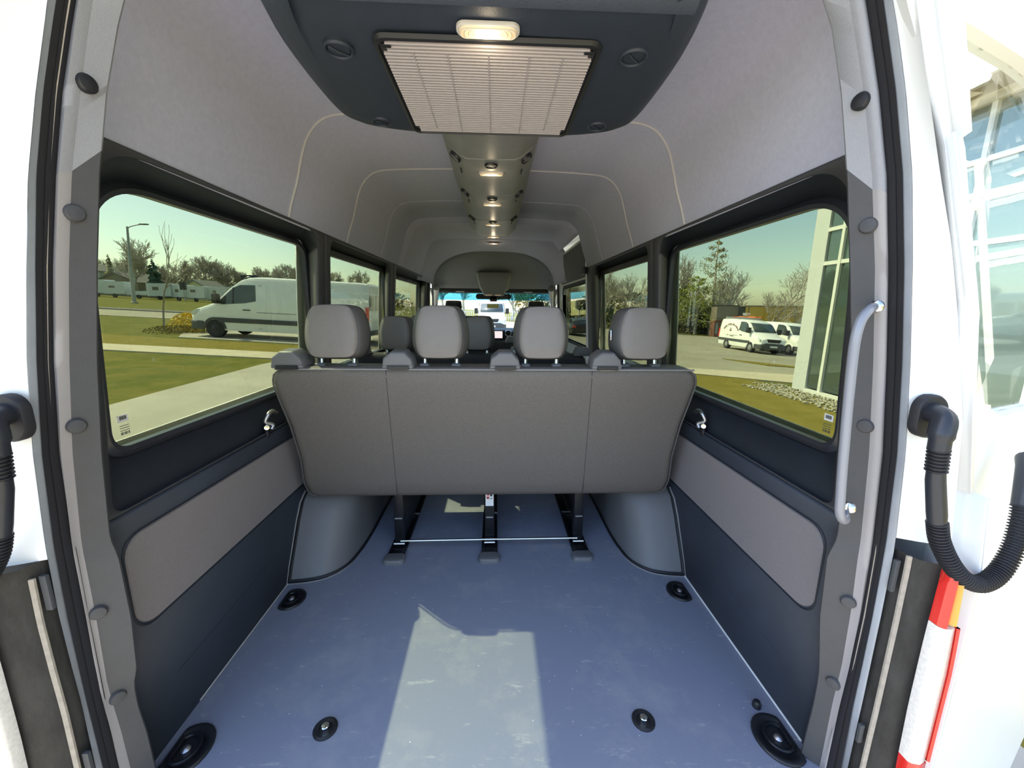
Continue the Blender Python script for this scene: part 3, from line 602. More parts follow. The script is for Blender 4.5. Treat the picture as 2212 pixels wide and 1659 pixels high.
# ================================================================ SEATS
def headrest_parts(parent, x, y, z, w_=.215, h=.205, d=.10, tilt=.10, badge=False):
    """head restraint with rear panel, side shell and two chrome posts"""
    t = empty('head_restraint', None, None, (x, y, z)); t.parent = parent; t.rotation_euler = (-tilt, 0, 0)
    base = chaikin([(-.80, 0), (-.35, -.015), (.35, -.015), (.80, 0), (1.0, .18), (1.04, .45), (.97, .72), (.80, .94), (.55, 1.0), (-.55, 1.0), (-.80, .94), (-.97, .72), (-1.04, .45), (-1.0, .18)], 2)
    def lp(y_, s_, sv, dzv=0): return [(a*s_*w_/2, y_, ((b-.5)*sv+.5)*h+dzv) for a, b in base]
    shell = [lp(.004, .80, .93), lp(.02, .90, .96), lp(.05, .99, 1.0), (lp(.08, 1.0, 1.0)), lp(d-.01, .93, .97), lp(d+.005, .80, .88), lp(d+.010, .5, .6)]
    m = MB(); m.loft(shell); m.build('side_shell', 'head_dark', t, smooth=60)
    back = [lp(.0045, .805, .935), lp(-.003, .79, .925), lp(-.008, .66, .80), lp(-.0105, .40, .5), lp(-.011, .08, .1)]
    m = MB(); m.loft(back); m.build('rear_panel', 'head', t, smooth=60)
    m = MB(); m.tube(lp(.004, .80, .932), .0018, 5, closed=True); m.build('seam', 'head_dark', t)
    for s in (-1, 1):
        m = MB(); m.tube([(s*.062, .055, .02), (s*.062, .052, -.03), (s*.061, .045, -.062)], [.0105, .008, .0075], 10); m.build('post', 'chrome', t)
        m = MB(); m.loft([[(s*.061+a, .043+b, c) for a, b in rrect(.040, .034, .009, 4)] for c in (-.040, -.022)]+[[(s*.061+a*.8, .043+b*.8, -.017) for a, b in rrect(.036, .03, .009, 4)]]); m.build('post_sleeve', 'guide', t)
    if badge:
        m = MB(); m.box(-w_*.53, -w_*.505, .035, .05, .075, .115); m.build('release_button', 'chrome', t, bevel=.003)
    return t
def bench(name, label, cat, x0, x1, Y, zt, heads, zb=.30, mb='seat', lean=.33, thick=.13, group=None, cush=True, hw_=.215, hz=None, detail=False, belts=()):
    """a bench: back, cushion, head restraints, stands. Y is the rear face of the back at its top edge."""
    xc = (x0+x1)/2; hw = (x1-x0)/2; t = empty(name, label, cat, (xc, Y+.3, 0), 0, group)
    rows = []; H = zt-zb
    prof = [(0, .955, .045), (.012, .975, .02), (.05, 1.0, .006), (.15, 1.005, .0), (.35, .985, 0), (.6, .985, 0), (.80, 1.0, 0), (.90, 1.005, 0), (.95, .995, .002), (.985, .97, .010), (1, .94, .022)]
    for f, k, ins in prof:
        z = zb+H*f; yr = Y+(zt-z)*lean+ins
        d = thick-ins*1.2+(.02 if f < .9 else 0)
        rows.append([(a, yr-(Y+.3)+d/2+b, z) for a, b in rrect(2*hw*k, d, min(.04, d*.35), 5)])
    m = MB(); m.loft(rows); b = m.build('backrest', mb, t, smooth=60)
    if detail:
        for s in (-1, 1):
            pts = []
            for k in range(15):
                z = zb+.004+(H-.012)*k/14; xs = s*(lerp(z, [.30, .92], [.418, .386]))-xc
                pts.append((xs, Y+(zt-z)*lean-(Y+.3)+(.012 if k in (0,) else .0005)+(.006 if k == 14 else 0), z))
            m = MB(); m.tube(pts, .0013, 5); m.build('seam', 'seat_dark', b)
            fk = [q[0] for q in prof]; kk = lambda f: lerp(f, fk, [q[1] for q in prof]); ii = lambda f: lerp(f, fk, [q[2] for q in prof])
            pp = [(s*(hw*kk(f)-.012), Y+H*(1-f)*lean+ii(f)-(Y+.3)+.002, zb+H*f) for f in [.012+.976*k/30 for k in range(31)]]
            m = MB(); m.tube(pp, .0035, 6); m.build('piping', 'head_dark', b)
        m = MB(); m.tube([(hw*(-.965+1.93*k/24), Y-(Y+.3)+.007, zt-.006) for k in range(25)], .0035, 6); m.build('piping', 'piping', b)
    if cush:
        yc = Y+.3
        m = MB(); m.loft([[(a, Y+lean*H*.8+.30-yc+b_, z) for a, b_ in rrect(2*hw*k, .50*k, .06, 5)] for z, k in ((.31, .95), (.33, .99), (.42, 1), (.46, .97), (.475, .9))]); m.build('cushion', mb, t, smooth=60)
    for hx in heads:
        headrest_parts(t, hx-xc, Y+.035-(Y+.3), zt+.035 if hz is None else hz, hw_ if not isinstance(hw_, dict) else hw_[hx], badge=(detail and hx > .5))
    return t
HWD = {-.588: .232, -.193: .212, .198: .212, .592: .232}
rb = bench('rear_bench', 'four-seat grey leatherette bench nearest the rear, seen from behind', 'seat', -.815, .808, 1.45, .928, list(HWD), zb=.305, detail=True, hw_=HWD, hz=.958)
yo = 1.75
# shoulder belt guides along the top
for x in (-.735, -.335, .062, .447):
    lp = lambda k, dy, z0, z1: [(x+a-.0035, dy, z) for a, z in ((-.058*k, z0), (.060*k, z0), (.052*k, z0+(z1-z0)*.55), (.026*k, z1), (-.022*k, z1), (-.052*k, z0+(z1-z0)*.62))]
    m = MB(); m.loft([lp(.94, 1.452-yo, .928, .982), lp(1, 1.458-yo, .925, .988), lp(1, 1.53-yo, .930, .992), lp(.8, 1.57-yo, .930, .975)]); g = m.build('belt_guide', 'guide', rb, bevel=.003, smooth=40)
    m = MB(); m.box(x-.040, x+.038, 1.445-yo, 1.47-yo, .922, .936); m.build('guide_slot', 'black', g)
    m = MB(); m.box(x-.030, x+.026, 1.447-yo, 1.455-yo, .921, .927); m.build('belt_web', 'steel' if x > 0.3 else 'belt', g)
    m = MB(); m.tube([(x-.057, 1.4525-yo, .938), (x+.0, 1.4515-yo, .939), (x+.055, 1.4525-yo, .938)], .0022, 5); m.build('guide_rib', 'guide', g)
# stands, floor tracks, tie bar
for x in (-.440, -.004, .432):
    leg = empty('leg', None, None, (x, 0, 0)); leg.parent = rb
    lean_x = 0
    m = MB(); m.loft([[(a*.045, yy-yo+b*.045, z) for a, b in ((-.5, -.5), (.5, -.5), (.5, .5), (-.5, .5))] for yy, z in ((1.775, .012), (1.775, .16), (1.80, .40))]); m.build('upright', 'black_metal', leg, bevel=.004)
    m = MB(); m.loft([[(sx, yy-yo, z) for yy, z in ((1.80, .03), (2.30, .03), (2.30, .09), (1.90, .34), (1.82, .34))] for sx in (.012, .020)]); m.build('side_plate', 'black_metal', leg)
    m = MB(); m.loft([[(a, yy-yo, z) for a, z in ((-.038, 0), (.038, 0), (.038, .014), (.024, .016), (.024, .008), (-.024, .008), (-.024, .016), (-.038, .014))] for yy in (1.655, 2.32)]); m.build('track', 'black_metal', leg)
    m = MB(); m.loft([[(a, b+1.645-yo, z) for a, b in rrect(.098*k, .064*k, .02*k, 5)] for z, k in ((.0, 1), (.012, 1), (.020, .9), (.022, .7))]); m.build('track_cap', 'guide', leg, smooth=50)
    m = MB(); m.tube([(-.026, 1.745-yo, .024), (.026, 1.745-yo, .024)], .006, 8); m.build('pivot_bolt', 'steel', leg)
    m = MB(); m.box(-.017, .017, 1.750-yo, 1.754-yo, .150, .157); m.build('clip', 'steel', leg)
    m = MB(); m.box(-.032, .040, 2.04-yo, 2.05-yo, .013, .02); m.build('track_edge', 'steel', leg)
    if abs(x) < .1:
        m = MB(); m.box(-.019, .019, 1.7505-yo, 1.7525-yo, .215, .305, Matrix.Rotation(-.10, 3, 'X')); lb = m.build('warning_label', 'paper', leg, smooth=0)
        m = MB()
        for k in range(4):
            m.box(.003, .013, 1.7495-yo, 1.7503-yo, .223+k*.02, .234+k*.02)
        m.build('label_print', 'ink', leg, smooth=0)
        m = MB()
        for k in range(2): m.box(-.014, -.002, 1.7493-yo, 1.7503-yo, .232+k*.018, .244+k*.018)
        m.box(-.014, .0, 1.7493-yo, 1.7503-yo, .268, .28)
        m.build('label_symbol', 'ink_red', leg, smooth=0)
m = MB(); m.tube([(-.432, 1.742-yo, .040), (0, 1.742-yo, .042), (.426, 1.742-yo, .042)], .0062, 10); m.build('tie_bar', 'chrome', rb)
m = MB(); m.box(-.165, -.130, 1.78-yo, 1.83-yo, .265, .325); bk = m.build('belt_buckle', 'guide', rb, bevel=.006)
m = MB(); m.box(-.160, -.137, 1.778-yo, 1.781-yo, .262, .272); m.build('buckle_button', 'red', bk)
m = MB(); m.lathe([(.011, -.02), (.013, 0), (.011, .02)], (-.122, 1.80-yo, .30), (0, 1, 0), 14); m.build('buckle_roller', 'steel', bk)
# seats further forward
b2 = bench('seat_bench', 'middle three-seat bench ahead of the rear bench, only its head restraints showing', 'seat', -.82, .58, 2.36, .87, [-.585, -.095, .36], mb='seat_dark', group=None, hw_=.215, hz=.895)  # shadow over the middle row is put into its darker seat colour
b3 = bench('seat_bench', 'dark three-seat bench third from the rear, half hidden by those behind it', 'seat', -.82, .58, 3.26, .87, [-.60, -.10, .34], mb='seat_dark', hw_=.215, hz=.885)
for b, YY in ((b2, 2.36), (b3, 3.26)):
    for x in (-.79, -.33, .15, .55):
        m = MB(); m.loft([[(x+.12+a, YY-(YY+.3)+dy, z) for a, z in ((-.05, .865), (.05, .865), (.04, .915), (-.03, .915))] for dy in (.002, .10)]); m.build('belt_guide', 'guide', b, bevel=.006)
    for x in (-.5, .3):
        m = MB(); m.box(x, x+.05, .10, .60, 0, .34); m.build('leg', 'black_metal', b)
for x, lab in ((-.53, 'front passenger seat on the left seen past the benches, black head restraint'), (.555, 'front seat on the right with black head restraint against the windscreen')):
    f = bench('front_seat', lab, 'seat', x-.26, x+.26, 5.20, 1.04, [], zb=.35, mb='seat_dark', lean=.2, thick=.12)
    L = chaikin([(-.115, 1.10), (.115, 1.10), (.10, 1.225), (.085, 1.237), (-.085, 1.237), (-.10, 1.225)], 2)
    m = MB(); m.loft([[(a*k, dy-.3+.0, (z-1.17)*k+1.17) for a, z in L] for dy, k in ((.04, .9), (.055, 1), (.12, 1), (.14, .85))]); h = m.build('head_restraint', 'black', f, smooth=60)
    for s in (-1, 1):
        m = MB(); m.tube([(s*.06, -.21, 1.02), (s*.06, -.21, 1.12)], .006, 8); m.build('post', 'chrome', h)
    m = MB(); m.box(-.24, .24, -.1, .4, 0, .32); m.build('seat_base', 'black', f, bevel=.02)
# tag hanging in the aisle
m = MB(); m.loft([[(a, 2.32+d, z) for a, z in ((.105, .90), (.14, .905), (.135, .845), (.128, .78), (.115, .78), (.110, .84))] for d in (0, .002)]); o = m.build('paper_tag', 'paper', smooth=0); tag(o, 'pale paper tag hanging beside the middle bench in the aisle gap', 'tag')

# ================================================================ WHEEL ARCHES, LASHING POINTS, HOOKS, HANDLE
def arch_out(k, dy, x0=.856):
    h = spline([(x0, 1.515+dy, 0), (.78, 1.525+dy, 0), (.71, 1.55+dy+k, 0), (.655, 1.61+dy+k, 0), (.632-k*-.3, 1.70+dy, 0), (.620, 1.85+dy, 0), (.62, 2.10, 0), (.62, 2.45-dy, 0), (.66, 2.52-dy, 0), (x0, 2.56-dy, 0)], 5)
    return [(p.x, p.y) for p in h]
for s, lab in ((-1, 'grey moulded wheel arch cover left of the rear bench'), (1, 'grey moulded wheel arch cover right of the rear bench')):
    t = empty('wheel_arch_cover', lab, 'wheel arch', (s*.74, 1.95, 0))
    lv = [(.0, 0), (.06, .03), (.14, .078), (.22, .125), (.285, .175), (.315, .23), (.33, .33)]
    m = MB(); m.loft([[(s*(x-.74), y-1.95, z) for x, y in arch_out(0, dy)] for z, dy in lv], closed=False, cap=False, )
    # top skin
    m.loft([[(s*(x-.74), y-1.95, .33) for x, y in arch_out(0, .33)], [(s*(.856-.74), y-1.95, .335) for x, y in arch_out(0, .33)]], closed=False, cap=False)
    m.build('cover', 'guide', t, smooth=60)
    m = MB(); m.tube([(s*(x-.74+ -.004), y-1.95-.004, .004) for x, y in arch_out(0, 0)][:34], .007, 6); m.build('floor_edging', 'black', t)
    m = MB(); m.tube([(s*(x-.745), y-1.95-.014, .002) for x, y in arch_out(0, -.004)][:30], .0035, 6); m.build('edging_bead', 'piping', t)
    m = MB(); m.tube([(s*(.850-.74), 1.515+dy-1.95-.004, z) for z, dy in lv[:6]], .0065, 6); m.build('wall_edging', 'black', t)
    m = MB(); m.tube([(s*(.854-.74), 1.505+dy-1.95-.012, z) for z, dy in lv[:6]], .004, 6); m.build('wall_bead', 'piping', t)
# lashing rings in D-shaped recesses near the sides, round ones further in
def dshape(r, flat, n=26): 
    return [(max(-99, min(flat, r*cos(2*pi*k/n))), r*sin(2*pi*k/n)*1.12) for k in range(n)]
for (x, y, r, lab) in ((-.79, 1.41, .052, 'black lashing ring cup set in the floor by the left wheel arch'), (.785, 1.41, .052, 'black lashing ring cup set in the floor by the right wheel arch'), (-.79, .865, .062, 'black lashing ring cup in the rear left corner of the floor'), (.792, .84, .062, 'black lashing ring cup in the rear right corner of the floor')):
    s = 1 if x > 0 else -1; t = empty('lashing_ring', lab, 'tie-down ring', (x, y, 0))
    D = lambda k, z: [(s*a*k, b*k, z) for a, b in dshape(r, r*.62)]
    m = MB(); m.loft([D(1, 0), D(1, .004), D(.95, .0075), D(.80, .007), D(.72, .0015), D(.3, .001)], capa=False); m.build('cup', 'black', t, smooth=50)
    m = MB(); m.tube([(s*a*.52-.0, b*.52, .0085) for a, b in dshape(r, r*.7)], .0055, 8, closed=True); m.build('ring', 'black_metal', t)
    m = MB(); m.lathe([(.012, 0), (.012, .006), (.007, .011), (.001, .012)], (0, 0, .001), (0, 0, 1), 14); m.build('bolt', 'steel', t)
for (x, y, lab) in ((-.449, .908, 'round black floor cap with steel bolt on the left of the load floor'), (.442, .901, 'round black floor cap with steel bolt on the right of the load floor')):
    t = empty('floor_bolt', lab, 'floor bolt', (x, y, 0))
    m = MB(); m.lathe([(.032, 0), (.032, .003), (.026, .006), (.018, .004), (.016, .001)], (0, 0, 0), (0, 0, 1), 24); m.build('cap', 'black', t)
    m = MB(); m.lathe([(.011, .001), (.011, .012), (.009, .014), (.001, .0145)], (0, 0, 0), (0, 0, 1), 12); m.build('bolt_head', 'chrome', t)
m = MB(); m.lathe([(.012, 0), (.012, .012), (.008, .02), (.001, .021)], (.792, .93, 0), (0, 0, 1), 12); o = m.build('floor_stud', 'black'); tag(o, 'small black stud on the floor edge ahead of the rear right lashing ring', 'stud')
for s, lab in ((-1, 'chrome seat latch hook on the left ledge beside the rear bench'), (1, 'chrome seat latch hook on the right ledge beside the rear bench')):
    t = empty('latch_hook', lab, 'hook', (s*.845, 1.49, .70))
    m = MB(); m.tube(spline([(0, .05, .035), (s*-.004, .02, .05), (s*-.006, -.012, .045), (s*.004, -.02, .018), (s*-.012, -.002, .002), (s*-.01, -.01, -.014)], 5), [.008]*26, 10); m.build('hook', 'steel', t)
    m = MB(); m.lathe([(.009, 0), (.011, .006), (.009, .012), (.001, .013)], (s*.002, -.02, -.002), (-s*.55, -.8, 0), 12); m.build('bolt', 'chrome', t)
    m = MB(); m.ell((s*.008, -.012, -.032), .012, .010, .02, 12, 8); m.tube([(s*.012, .03, .0), (s*.01, -.01, -.025)], .009, 8); m.build('bracket', 'black_metal', t)
gh = empty('grab_handle', 'grey tubular grab handle upright on the right rear pillar', 'handle', (.69, .72, .93))
pts = spline([(.775, .775, 1.156), (.748, .745, 1.158), (.716, .721, 1.150), (.699, .714, 1.132), (.693, .712, 1.10), (.694, .711, 1.05), (.702, .711, .95), (.711, .711, .85), (.719, .711, .775), (.724, .712, .745), (.738, .718, .726), (.762, .736, .717), (.795, .775, .716)], 5)
m = MB(); m.tube([p-Vector((.69, .72, .93)) for p in pts], .0085, 12); m.build('grip', 'paint_bar', gh)
for c in ((.775, .765, 1.160), (.778, .748, .735)):
    m = MB(); m.lathe([(.012, -.008), (.012, .002), (.008, .006), (.001, .007)], Vector(c)-Vector((.69, .72, .93)), (-.7, -.7, 0), 12); m.build('bolt', 'chrome', gh)

# ================================================================ REAR DOOR LOOMS, LAMPS, DOORS
def loom(s, dx, lab):
    t = empty('door_loom', lab, 'wiring hose', (s*(.78+dx), .64, .9)); o = Vector((s*(.78+dx), .64, .9))
    P = lambda x, y, z: Vector((s*(x+dx)*1.075, y*1.075, z*1.075-.086))-o
    # rubber boot on the body
    m = MB(); m.loft([[P(.800+a*k, y, .965+b*k) for a, b in rrect(.056, .080, .027, 6)] for y, k in ((.664, 1), (.652, 1), (.648, .93))]); m.build('boot_flange', 'rubber', t, smooth=50)
    m = MB(); m.tube(spline([P(.800, .655, .975), P(.792, .625, .968), P(.782, .615, .945), P(.780, .612, .915)], 5), [.019]*6+[.019]*6+[.016]*4, 14); m.build('boot', 'rubber_gloss', t, smooth=60)
    def corr(path, r0, r1, pitch, name):
        L = [0]
        for a, b in zip(path, path[1:]): L.append(L[-1]+(b-a).length)
        pts, rr = [], []; N = int(L[-1]/pitch)*4
        for k in range(N+1):
            d = L[-1]*k/N; i = max(j for j in range(len(L)) if L[j] <= d+1e-9); i = min(i, len(L)-2)
            pts.append(path[i].lerp(path[i+1], (d-L[i])/(L[i+1]-L[i]))); rr.append(r1 if k % 4 in (1, 2) else r0)
        m = MB(); m.tube(pts, rr, 14); return m.build(name, 'rubber', t, smooth=60)
    corr([P(.780, .612, .920), P(.782, .612, .90), P(.784, .612, .876)], .0125, .0165, .0064, 'collar')
    m = MB(); m.tube([P(.784, .612, .878), P(.787, .612, .86), P(.798, .608, .80), P(.801, .607, .782)], [.0135, .0145, .0150, .0140], 14); m.build('sleeve', 'rubber_gloss', t)
    path = spline([P(.801, .607, .785), P(.812, .605, .748), P(.836, .60, .706), P(.868, .598, .675), P(.905, .60, .664), P(.945, .608, .680), P(.975, .618, .722), P(.990, .628, .775), P(.996, .635, .80)], 8)
    corr(path, .0125, .0165, .0062, 'corrugated_hose')
    m = MB(); m.tube([P(.996, .635, .795), P(1.002, .64, .83), P(1.02, .655, .865), P(1.04, .675, .875)], [.015, .017, .018, .016], 14); m.build('door_boot', 'rubber_gloss', t)
loom(1, 0, 'black corrugated wiring hose looping to the right rear door')
loom(-1, -.025, 'black corrugated wiring hose looping to the left rear door')
for s, lab in ((1, 'red white and amber tail lamp on the right rear corner'), (-1, 'red and white tail lamp on the left rear corner')):
    t = empty('tail_lamp', lab, 'tail lamp', (s*.91, .64, .4))
    lx = lambda z: lerp(z, [.0, .16, .33, .50, .64], [.905, .888, .882, .881, .884])+.020; rx = lambda z: lerp(z, [.0, .18, .43, .52, .66], [.945, .940, .938, .932, .918])+.010
    def seg(name, mt, z0, z1, a=0, b=1, dy=0):
        n = 6; m = MB(); L = []
        for k in range(n+1):
            z = z0+(z1-z0)*k/n; x0, x1 = lx(z)+(rx(z)-lx(z))*a, lx(z)+(rx(z)-lx(z))*b
            L.append([(s*(x-.91), y-.64+dy, z-.4) for x, y in ((x0, .66), (x0, .642), (x0+.005, .637), ((x0+x1)/2, .634), (x1-.006, .637), (x1, .645), (x1, .67))])
        m.loft(L); return m.build(name, mt, t, smooth=50)
    seg('red_lens', 'red', .535, .655, 0, .45); seg('amber_lens', 'orange', .54, .665, .45, 1); seg('clear_lens', 'clear', .20, .534, 0, .9); seg('red_reflector', 'red', .205, .534, .9, 1); seg('red_lens', 'red', .02, .20)
    ml = MB()
for s, lab in ((1, 'white rear door swung fully open on the right'), (-1, 'white rear door swung fully open on the left')):
    t = empty('rear_door', lab, 'door', (s*.95, .69, .7)); o = Vector((s*.95, .69, .7))
    dirv = Vector((s*.93, .36, 0)).normalized(); nr = Vector((-dirv.y*s, -abs(dirv.x), 0)).normalized()*1
    hx = lambda z: lerp(z, [-.5, .62, .80, 1.15, 1.44, 1.62, 1.75], [.975, .975, .955, .895, .795, .695, .63])-.02
    def pt(t_, z, d): 
        b = Vector((s*hx(z), .70, z)); return b+dirv*t_-nr*d-o
    zs = [-.50, .2, .62, .80, 1.15, 1.44, 1.62, 1.76]
    W = .80; wo = [(.075, .93), (.075, 1.15), (.072, 1.40), (.09, 1.62), (.12, 1.66), (.60, 1.66), (.66, 1.60), (.66, 1.0), (.62, .93)]
    wo = chaikin(wo, 1); outl = [(0, z) for z in zs]+[(W-.1, 1.76), (W, 1.6), (W, .8), (1.1, -.1), (1.1, -.50)]
    # skin: outer outline matched with window outline by angle
    c = (.37, 1.25)
    def polar(poly, n=56):
        out = []
        for k in range(n):
            a = 2*pi*k/n; dx_, dz_ = cos(a), sin(a); best = 9
            for i in range(len(poly)):
                (x1, y1), (x2, y2) = poly[i], poly[(i+1) % len(poly)]; ex, ey = x2-x1, y2-y1; den = dx_*ey-dz_*ex
                if abs(den) < 1e-9: continue
                q = ((x1-c[0])*ey-(y1-c[1])*ex)/den; u = ((x1-c[0])*dz_-(y1-c[1])*dx_)/den
                if q > 0 and -1e-6 <= u <= 1+1e-6: best = min(best, q)
            out.append((c[0]+dx_*best, c[1]+dz_*best))
        return out
    po, pw = polar(outl), polar(wo)
    m = MB(); m.loft([[pt(a, z, .05) for a, z in pw], [pt(a, z, .05) for a, z in po], [pt(a, z, 0) for a, z in po], [pt(a, z, 0) for a, z in pw], [pt(a, z, .05) for a, z in pw]], cap=False); m.build('door_panel', 'door_in', t, smooth=30)
    m = MB(); m.loft([[pt(a, z, .030) for a, z in pw], [pt(a, z, .034) for a, z in pw]]); m.build('pane', 'clearglass', t, smooth=0)
    if s > 0:
        for (a, z) in ((.045, .478), (.030, .445)):
            m = MB(); m.lathe([(.006, -.002), (.006, .002), (.004, .004)], pt(a, z, 0), nr, 10); m.build('door_screw', 'grey_plastic', t)

# ================================================================ CAB
dash = empty('dashboard', 'black dashboard with lit screen and round vent below the windscreen', 'dashboard', (0, 5.95, .5))
m = MB(); m.loft([[(x, y-5.95, z-.5) for y, z in ((5.80, .30), (5.78, .62), (5.83, .80), (5.95, .855), (6.35, .83), (6.40, .3))] for x in (-.84, -.4, 0, .4, .84)]); m.build('dash_body', 'black', dash, bevel=.01)
m = MB(); m.box(-.02, .16, 5.765-5.95, 5.79-5.95, .20, .33); sc = m.build('screen_bezel', 'black', dash, bevel=.006)
m = MB(); m.box(-.005, .12, 5.762-5.95, 5.766-5.95, .215, .315); m.build('screen', 'screen', sc, smooth=0)
m = MB(); m.lathe([(.048, -.02), (.05, 0), (.045, .012), (.036, .008), (.034, -.01)], (.205, 5.79-5.95, .285), (0, -1, 0), 24, cap=False); v = m.build('air_vent', 'steel', dash)
m = MB(); m.lathe([(.036, -.004), (.012, .002), (.001, .006)], (.205, 5.79-5.95, .285), (0, -1, 0), 18); m.build('vent_disc', 'black', v)
m = MB(); m.box(-.04, .3, 5.77-5.95, 5.79-5.95, .105, .125); m.build('switch_row', 'steel', dash, bevel=.003)
m = MB(); m.tube([(.53+.185*cos(2*pi*k/24), 5.62-5.95+.06*sin(2*pi*k/24), .22+.17*sin(2*pi*k/24)) for k in range(24)], .014, 8, closed=True); sw = m.build('steering_wheel', 'black', dash)
m = MB(); m.lathe([(.06, 0), (.055, .03), (.03, .04)], (.53, 5.66-5.95, .2), (0, -1, .3), 16); m.tube([(.36, 5.62-5.95, .2), (.70, 5.62-5.95, .2)], .016, 8); m.build('wheel_hub', 'black', sw)
oc = empty('overhead_console', 'grey overhead console tapering down to reading lamps at the windscreen', 'console', (0, 5.6, 1.45))
m = MB(); m.loft([[(x, y-5.6, z-1.45) for x, y in rrect(2*hw, dp, .03, 4, -.005, 5.62)] for hw, dp, z in ((.235, .16, 1.62), (.23, .24, 1.57), (.20, .26, 1.44), (.16, .22, 1.36), (.145, .16, 1.325), (.12, .12, 1.31))]); m.build('shell', 'console', oc, smooth=50)
for x in (-.075, .055):
    m = MB(); m.box(x-.045, x+.045, 5.54-5.6, 5.56-5.6, 1.315-1.45, 1.345-1.45); m.build('reading_lamp', 'lens', oc, bevel=.004)
mi = empty('rear_view_mirror', 'black rear view mirror under the overhead console', 'mirror', (-.01, 5.75, 1.27))
m = MB(); m.box(-.05, .05, -.02, .02, -.035, .06); m.build('mount', 'black', mi, bevel=.008)
m = MB(); m.loft([[(x*k, y, z*k) for x, z in rrect(.50, .075, .034, 6)] for y, k in ((-.02, .92), (-.012, 1), (.02, .9))]); ob = m.build('mirror_housing', 'black', mi); ob.location = (0, 0, .035)
m = MB(); m.box(-.10, .065, 5.70, 5.703, 1.145, 1.20); o = m.build('yellow_tag', 'tag', smooth=0); tag(o, 'yellow paper tag hanging below the rear view mirror', 'tag')
for s, lab in ((-1, 'dark folded sun visor left of the overhead console'), (1, 'dark folded sun visor right of the overhead console')):
    t = empty('sun_visor', lab, 'sun visor', (s*.48, 5.72, 1.385))
    m = MB(); m.loft([[(x, y, z) for x, z in rrect(.56, .055, .02, 5)] for y in (-.012, .012)]); m.build('visor', 'black', t, bevel=.003)
    m = MB(); m.tube([(s*.27, 0, .01), (s*.33, .02, .045)], .010, 8); m.build('hinge', 'trim_light', t)
    m = MB(); m.box(-.06, .06, -.014, -.011, -.022, -.012); m.build('visor_label', 'paper', t, smooth=0)
# ================================================================ OUTSIDE
def zg(x): return -.65-.045*x if x < 0 else -.65-.065*x
# terrain: one lawn sheet falling gently to the right
m = MB(); xs = [-220, -120, -60, -30, -14, -6, 0, 4, 8, 14, 30, 70, 140]; 
m.sheet([[(x, y, zg(x)) for x in xs] for y in (-60, -10, 0, 5, 10, 15, 20, 30, 50, 90, 220)])
struct(m.build('lawn', 'lawn', smooth=0), 'mown spring lawn sloping gently across the site')
def patch(name, poly, mt, h, label, kind='structure'):
    m = MB(); neg = [p for p in poly]
    def clip(side):
        out = []
        for i in range(len(poly)):
            a, b = poly[i], poly[(i+1) % len(poly)]
            if a[0]*side >= 0: out.append(a)
            if a[0]*b[0] < 0: t = a[0]/(a[0]-b[0]); out.append((0, a[1]+(b[1]-a[1])*t))
        return out
    for side in (-1, 1):
        q = clip(side)
        if len(q) > 2: m.loft([[(x, y, zg(x)-.05) for x, y in q], [(x, y, zg(x)+h) for x, y in q]])
    o = m.build(name, mt, smooth=0); o['kind'] = kind; tag(o, label); return o
patch('driveway', [(-6.1, -40), (2.4, -40), (2.4, 30), (-5.6, 30), (-5.9, 13), (-6.05, 10.3), (-5.85, 6), (-5.7, 0)], 'concrete', .03, 'concrete drive the van stands on')
patch('sidewalk', [(-120, 11.6), (-11.2, 11.6), (-5.9, 11.45), (-5.9, 12.75), (-12.4, 12.9), (-120, 13.1)], 'walk', .035, 'pale concrete sidewalk across the left lawn')
patch('parking_apron', [(-13.2, 17.3), (-12.2, 15.75), (-5.7, 15.3), (-5.7, 21), (-13.0, 21)], 'concrete', .03, 'concrete apron under the white van on the left')
patch('road', [(-220, 25.8), (-5.7, 25.8), (-5.7, 32.6), (-220, 33.0)], 'asphalt', .03, 'grey road beyond the left lawn')
patch('road_kerb', [(-220, 33.0), (-5.7, 32.6), (-5.7, 34.6), (-220, 35.6)], 'kerb', .10, 'dark road edge beyond the road')
patch('dry_lawn', [(-60, 13.2), (-12.4, 13.0), (-6.0, 12.85), (-6.0, 14.9), (-12.2, 15.3), (-20, 16.4), (-60, 16.5)], 'lawn_dry', .015, 'strip of drier grass between sidewalk and apron')
patch('dry_lawn', [(2.4, -30), (9.0, -30), (9.0, 13.4), (2.4, 13.4)], 'lawn_dry', .02, 'brownish lawn strip between the van and the glass building')
patch('parking_lot', [(-5.7, 14.8), (90, 15.8), (120, 56), (10, 56), (2.4, 56), (-5.7, 56)], 'asphalt', .03, 'wide grey parking lot ahead and to the right')
patch('concrete_strip', [(2.4, 13.5), (7.2, 13.4), (13, 12.2), (13, 15.2), (2.4, 14.8)], 'walk', .045, 'pale concrete strip at the near edge of the lot')
patch('grass_island', [(13.0, 18.2), (16.0, 18.0), (13.8, 19.4), (12.0, 20.2)], 'lawn_dry', .06, 'thin brown grass island in the lot')
m = MB()
for k in range(1700):
    y = R.uniform(3, 12.3); x = R.uniform(7.75, 9.15) if y < 11 else R.uniform(7.6, 9.4)
    if y > 11.6 and x < 8.3: continue
    a, b, c = R.uniform(.02, .05), R.uniform(.02, .05), R.uniform(.018, .03)
    m.ell((x, y, zg(x)+.03+c*.4), a, b, c, 6, 3)
o = m.build('stone_bed', 'stone', smooth=60); tag(o, 'bed of pale rounded stones along the foot of the glass building', 'stones', kind='stuff')
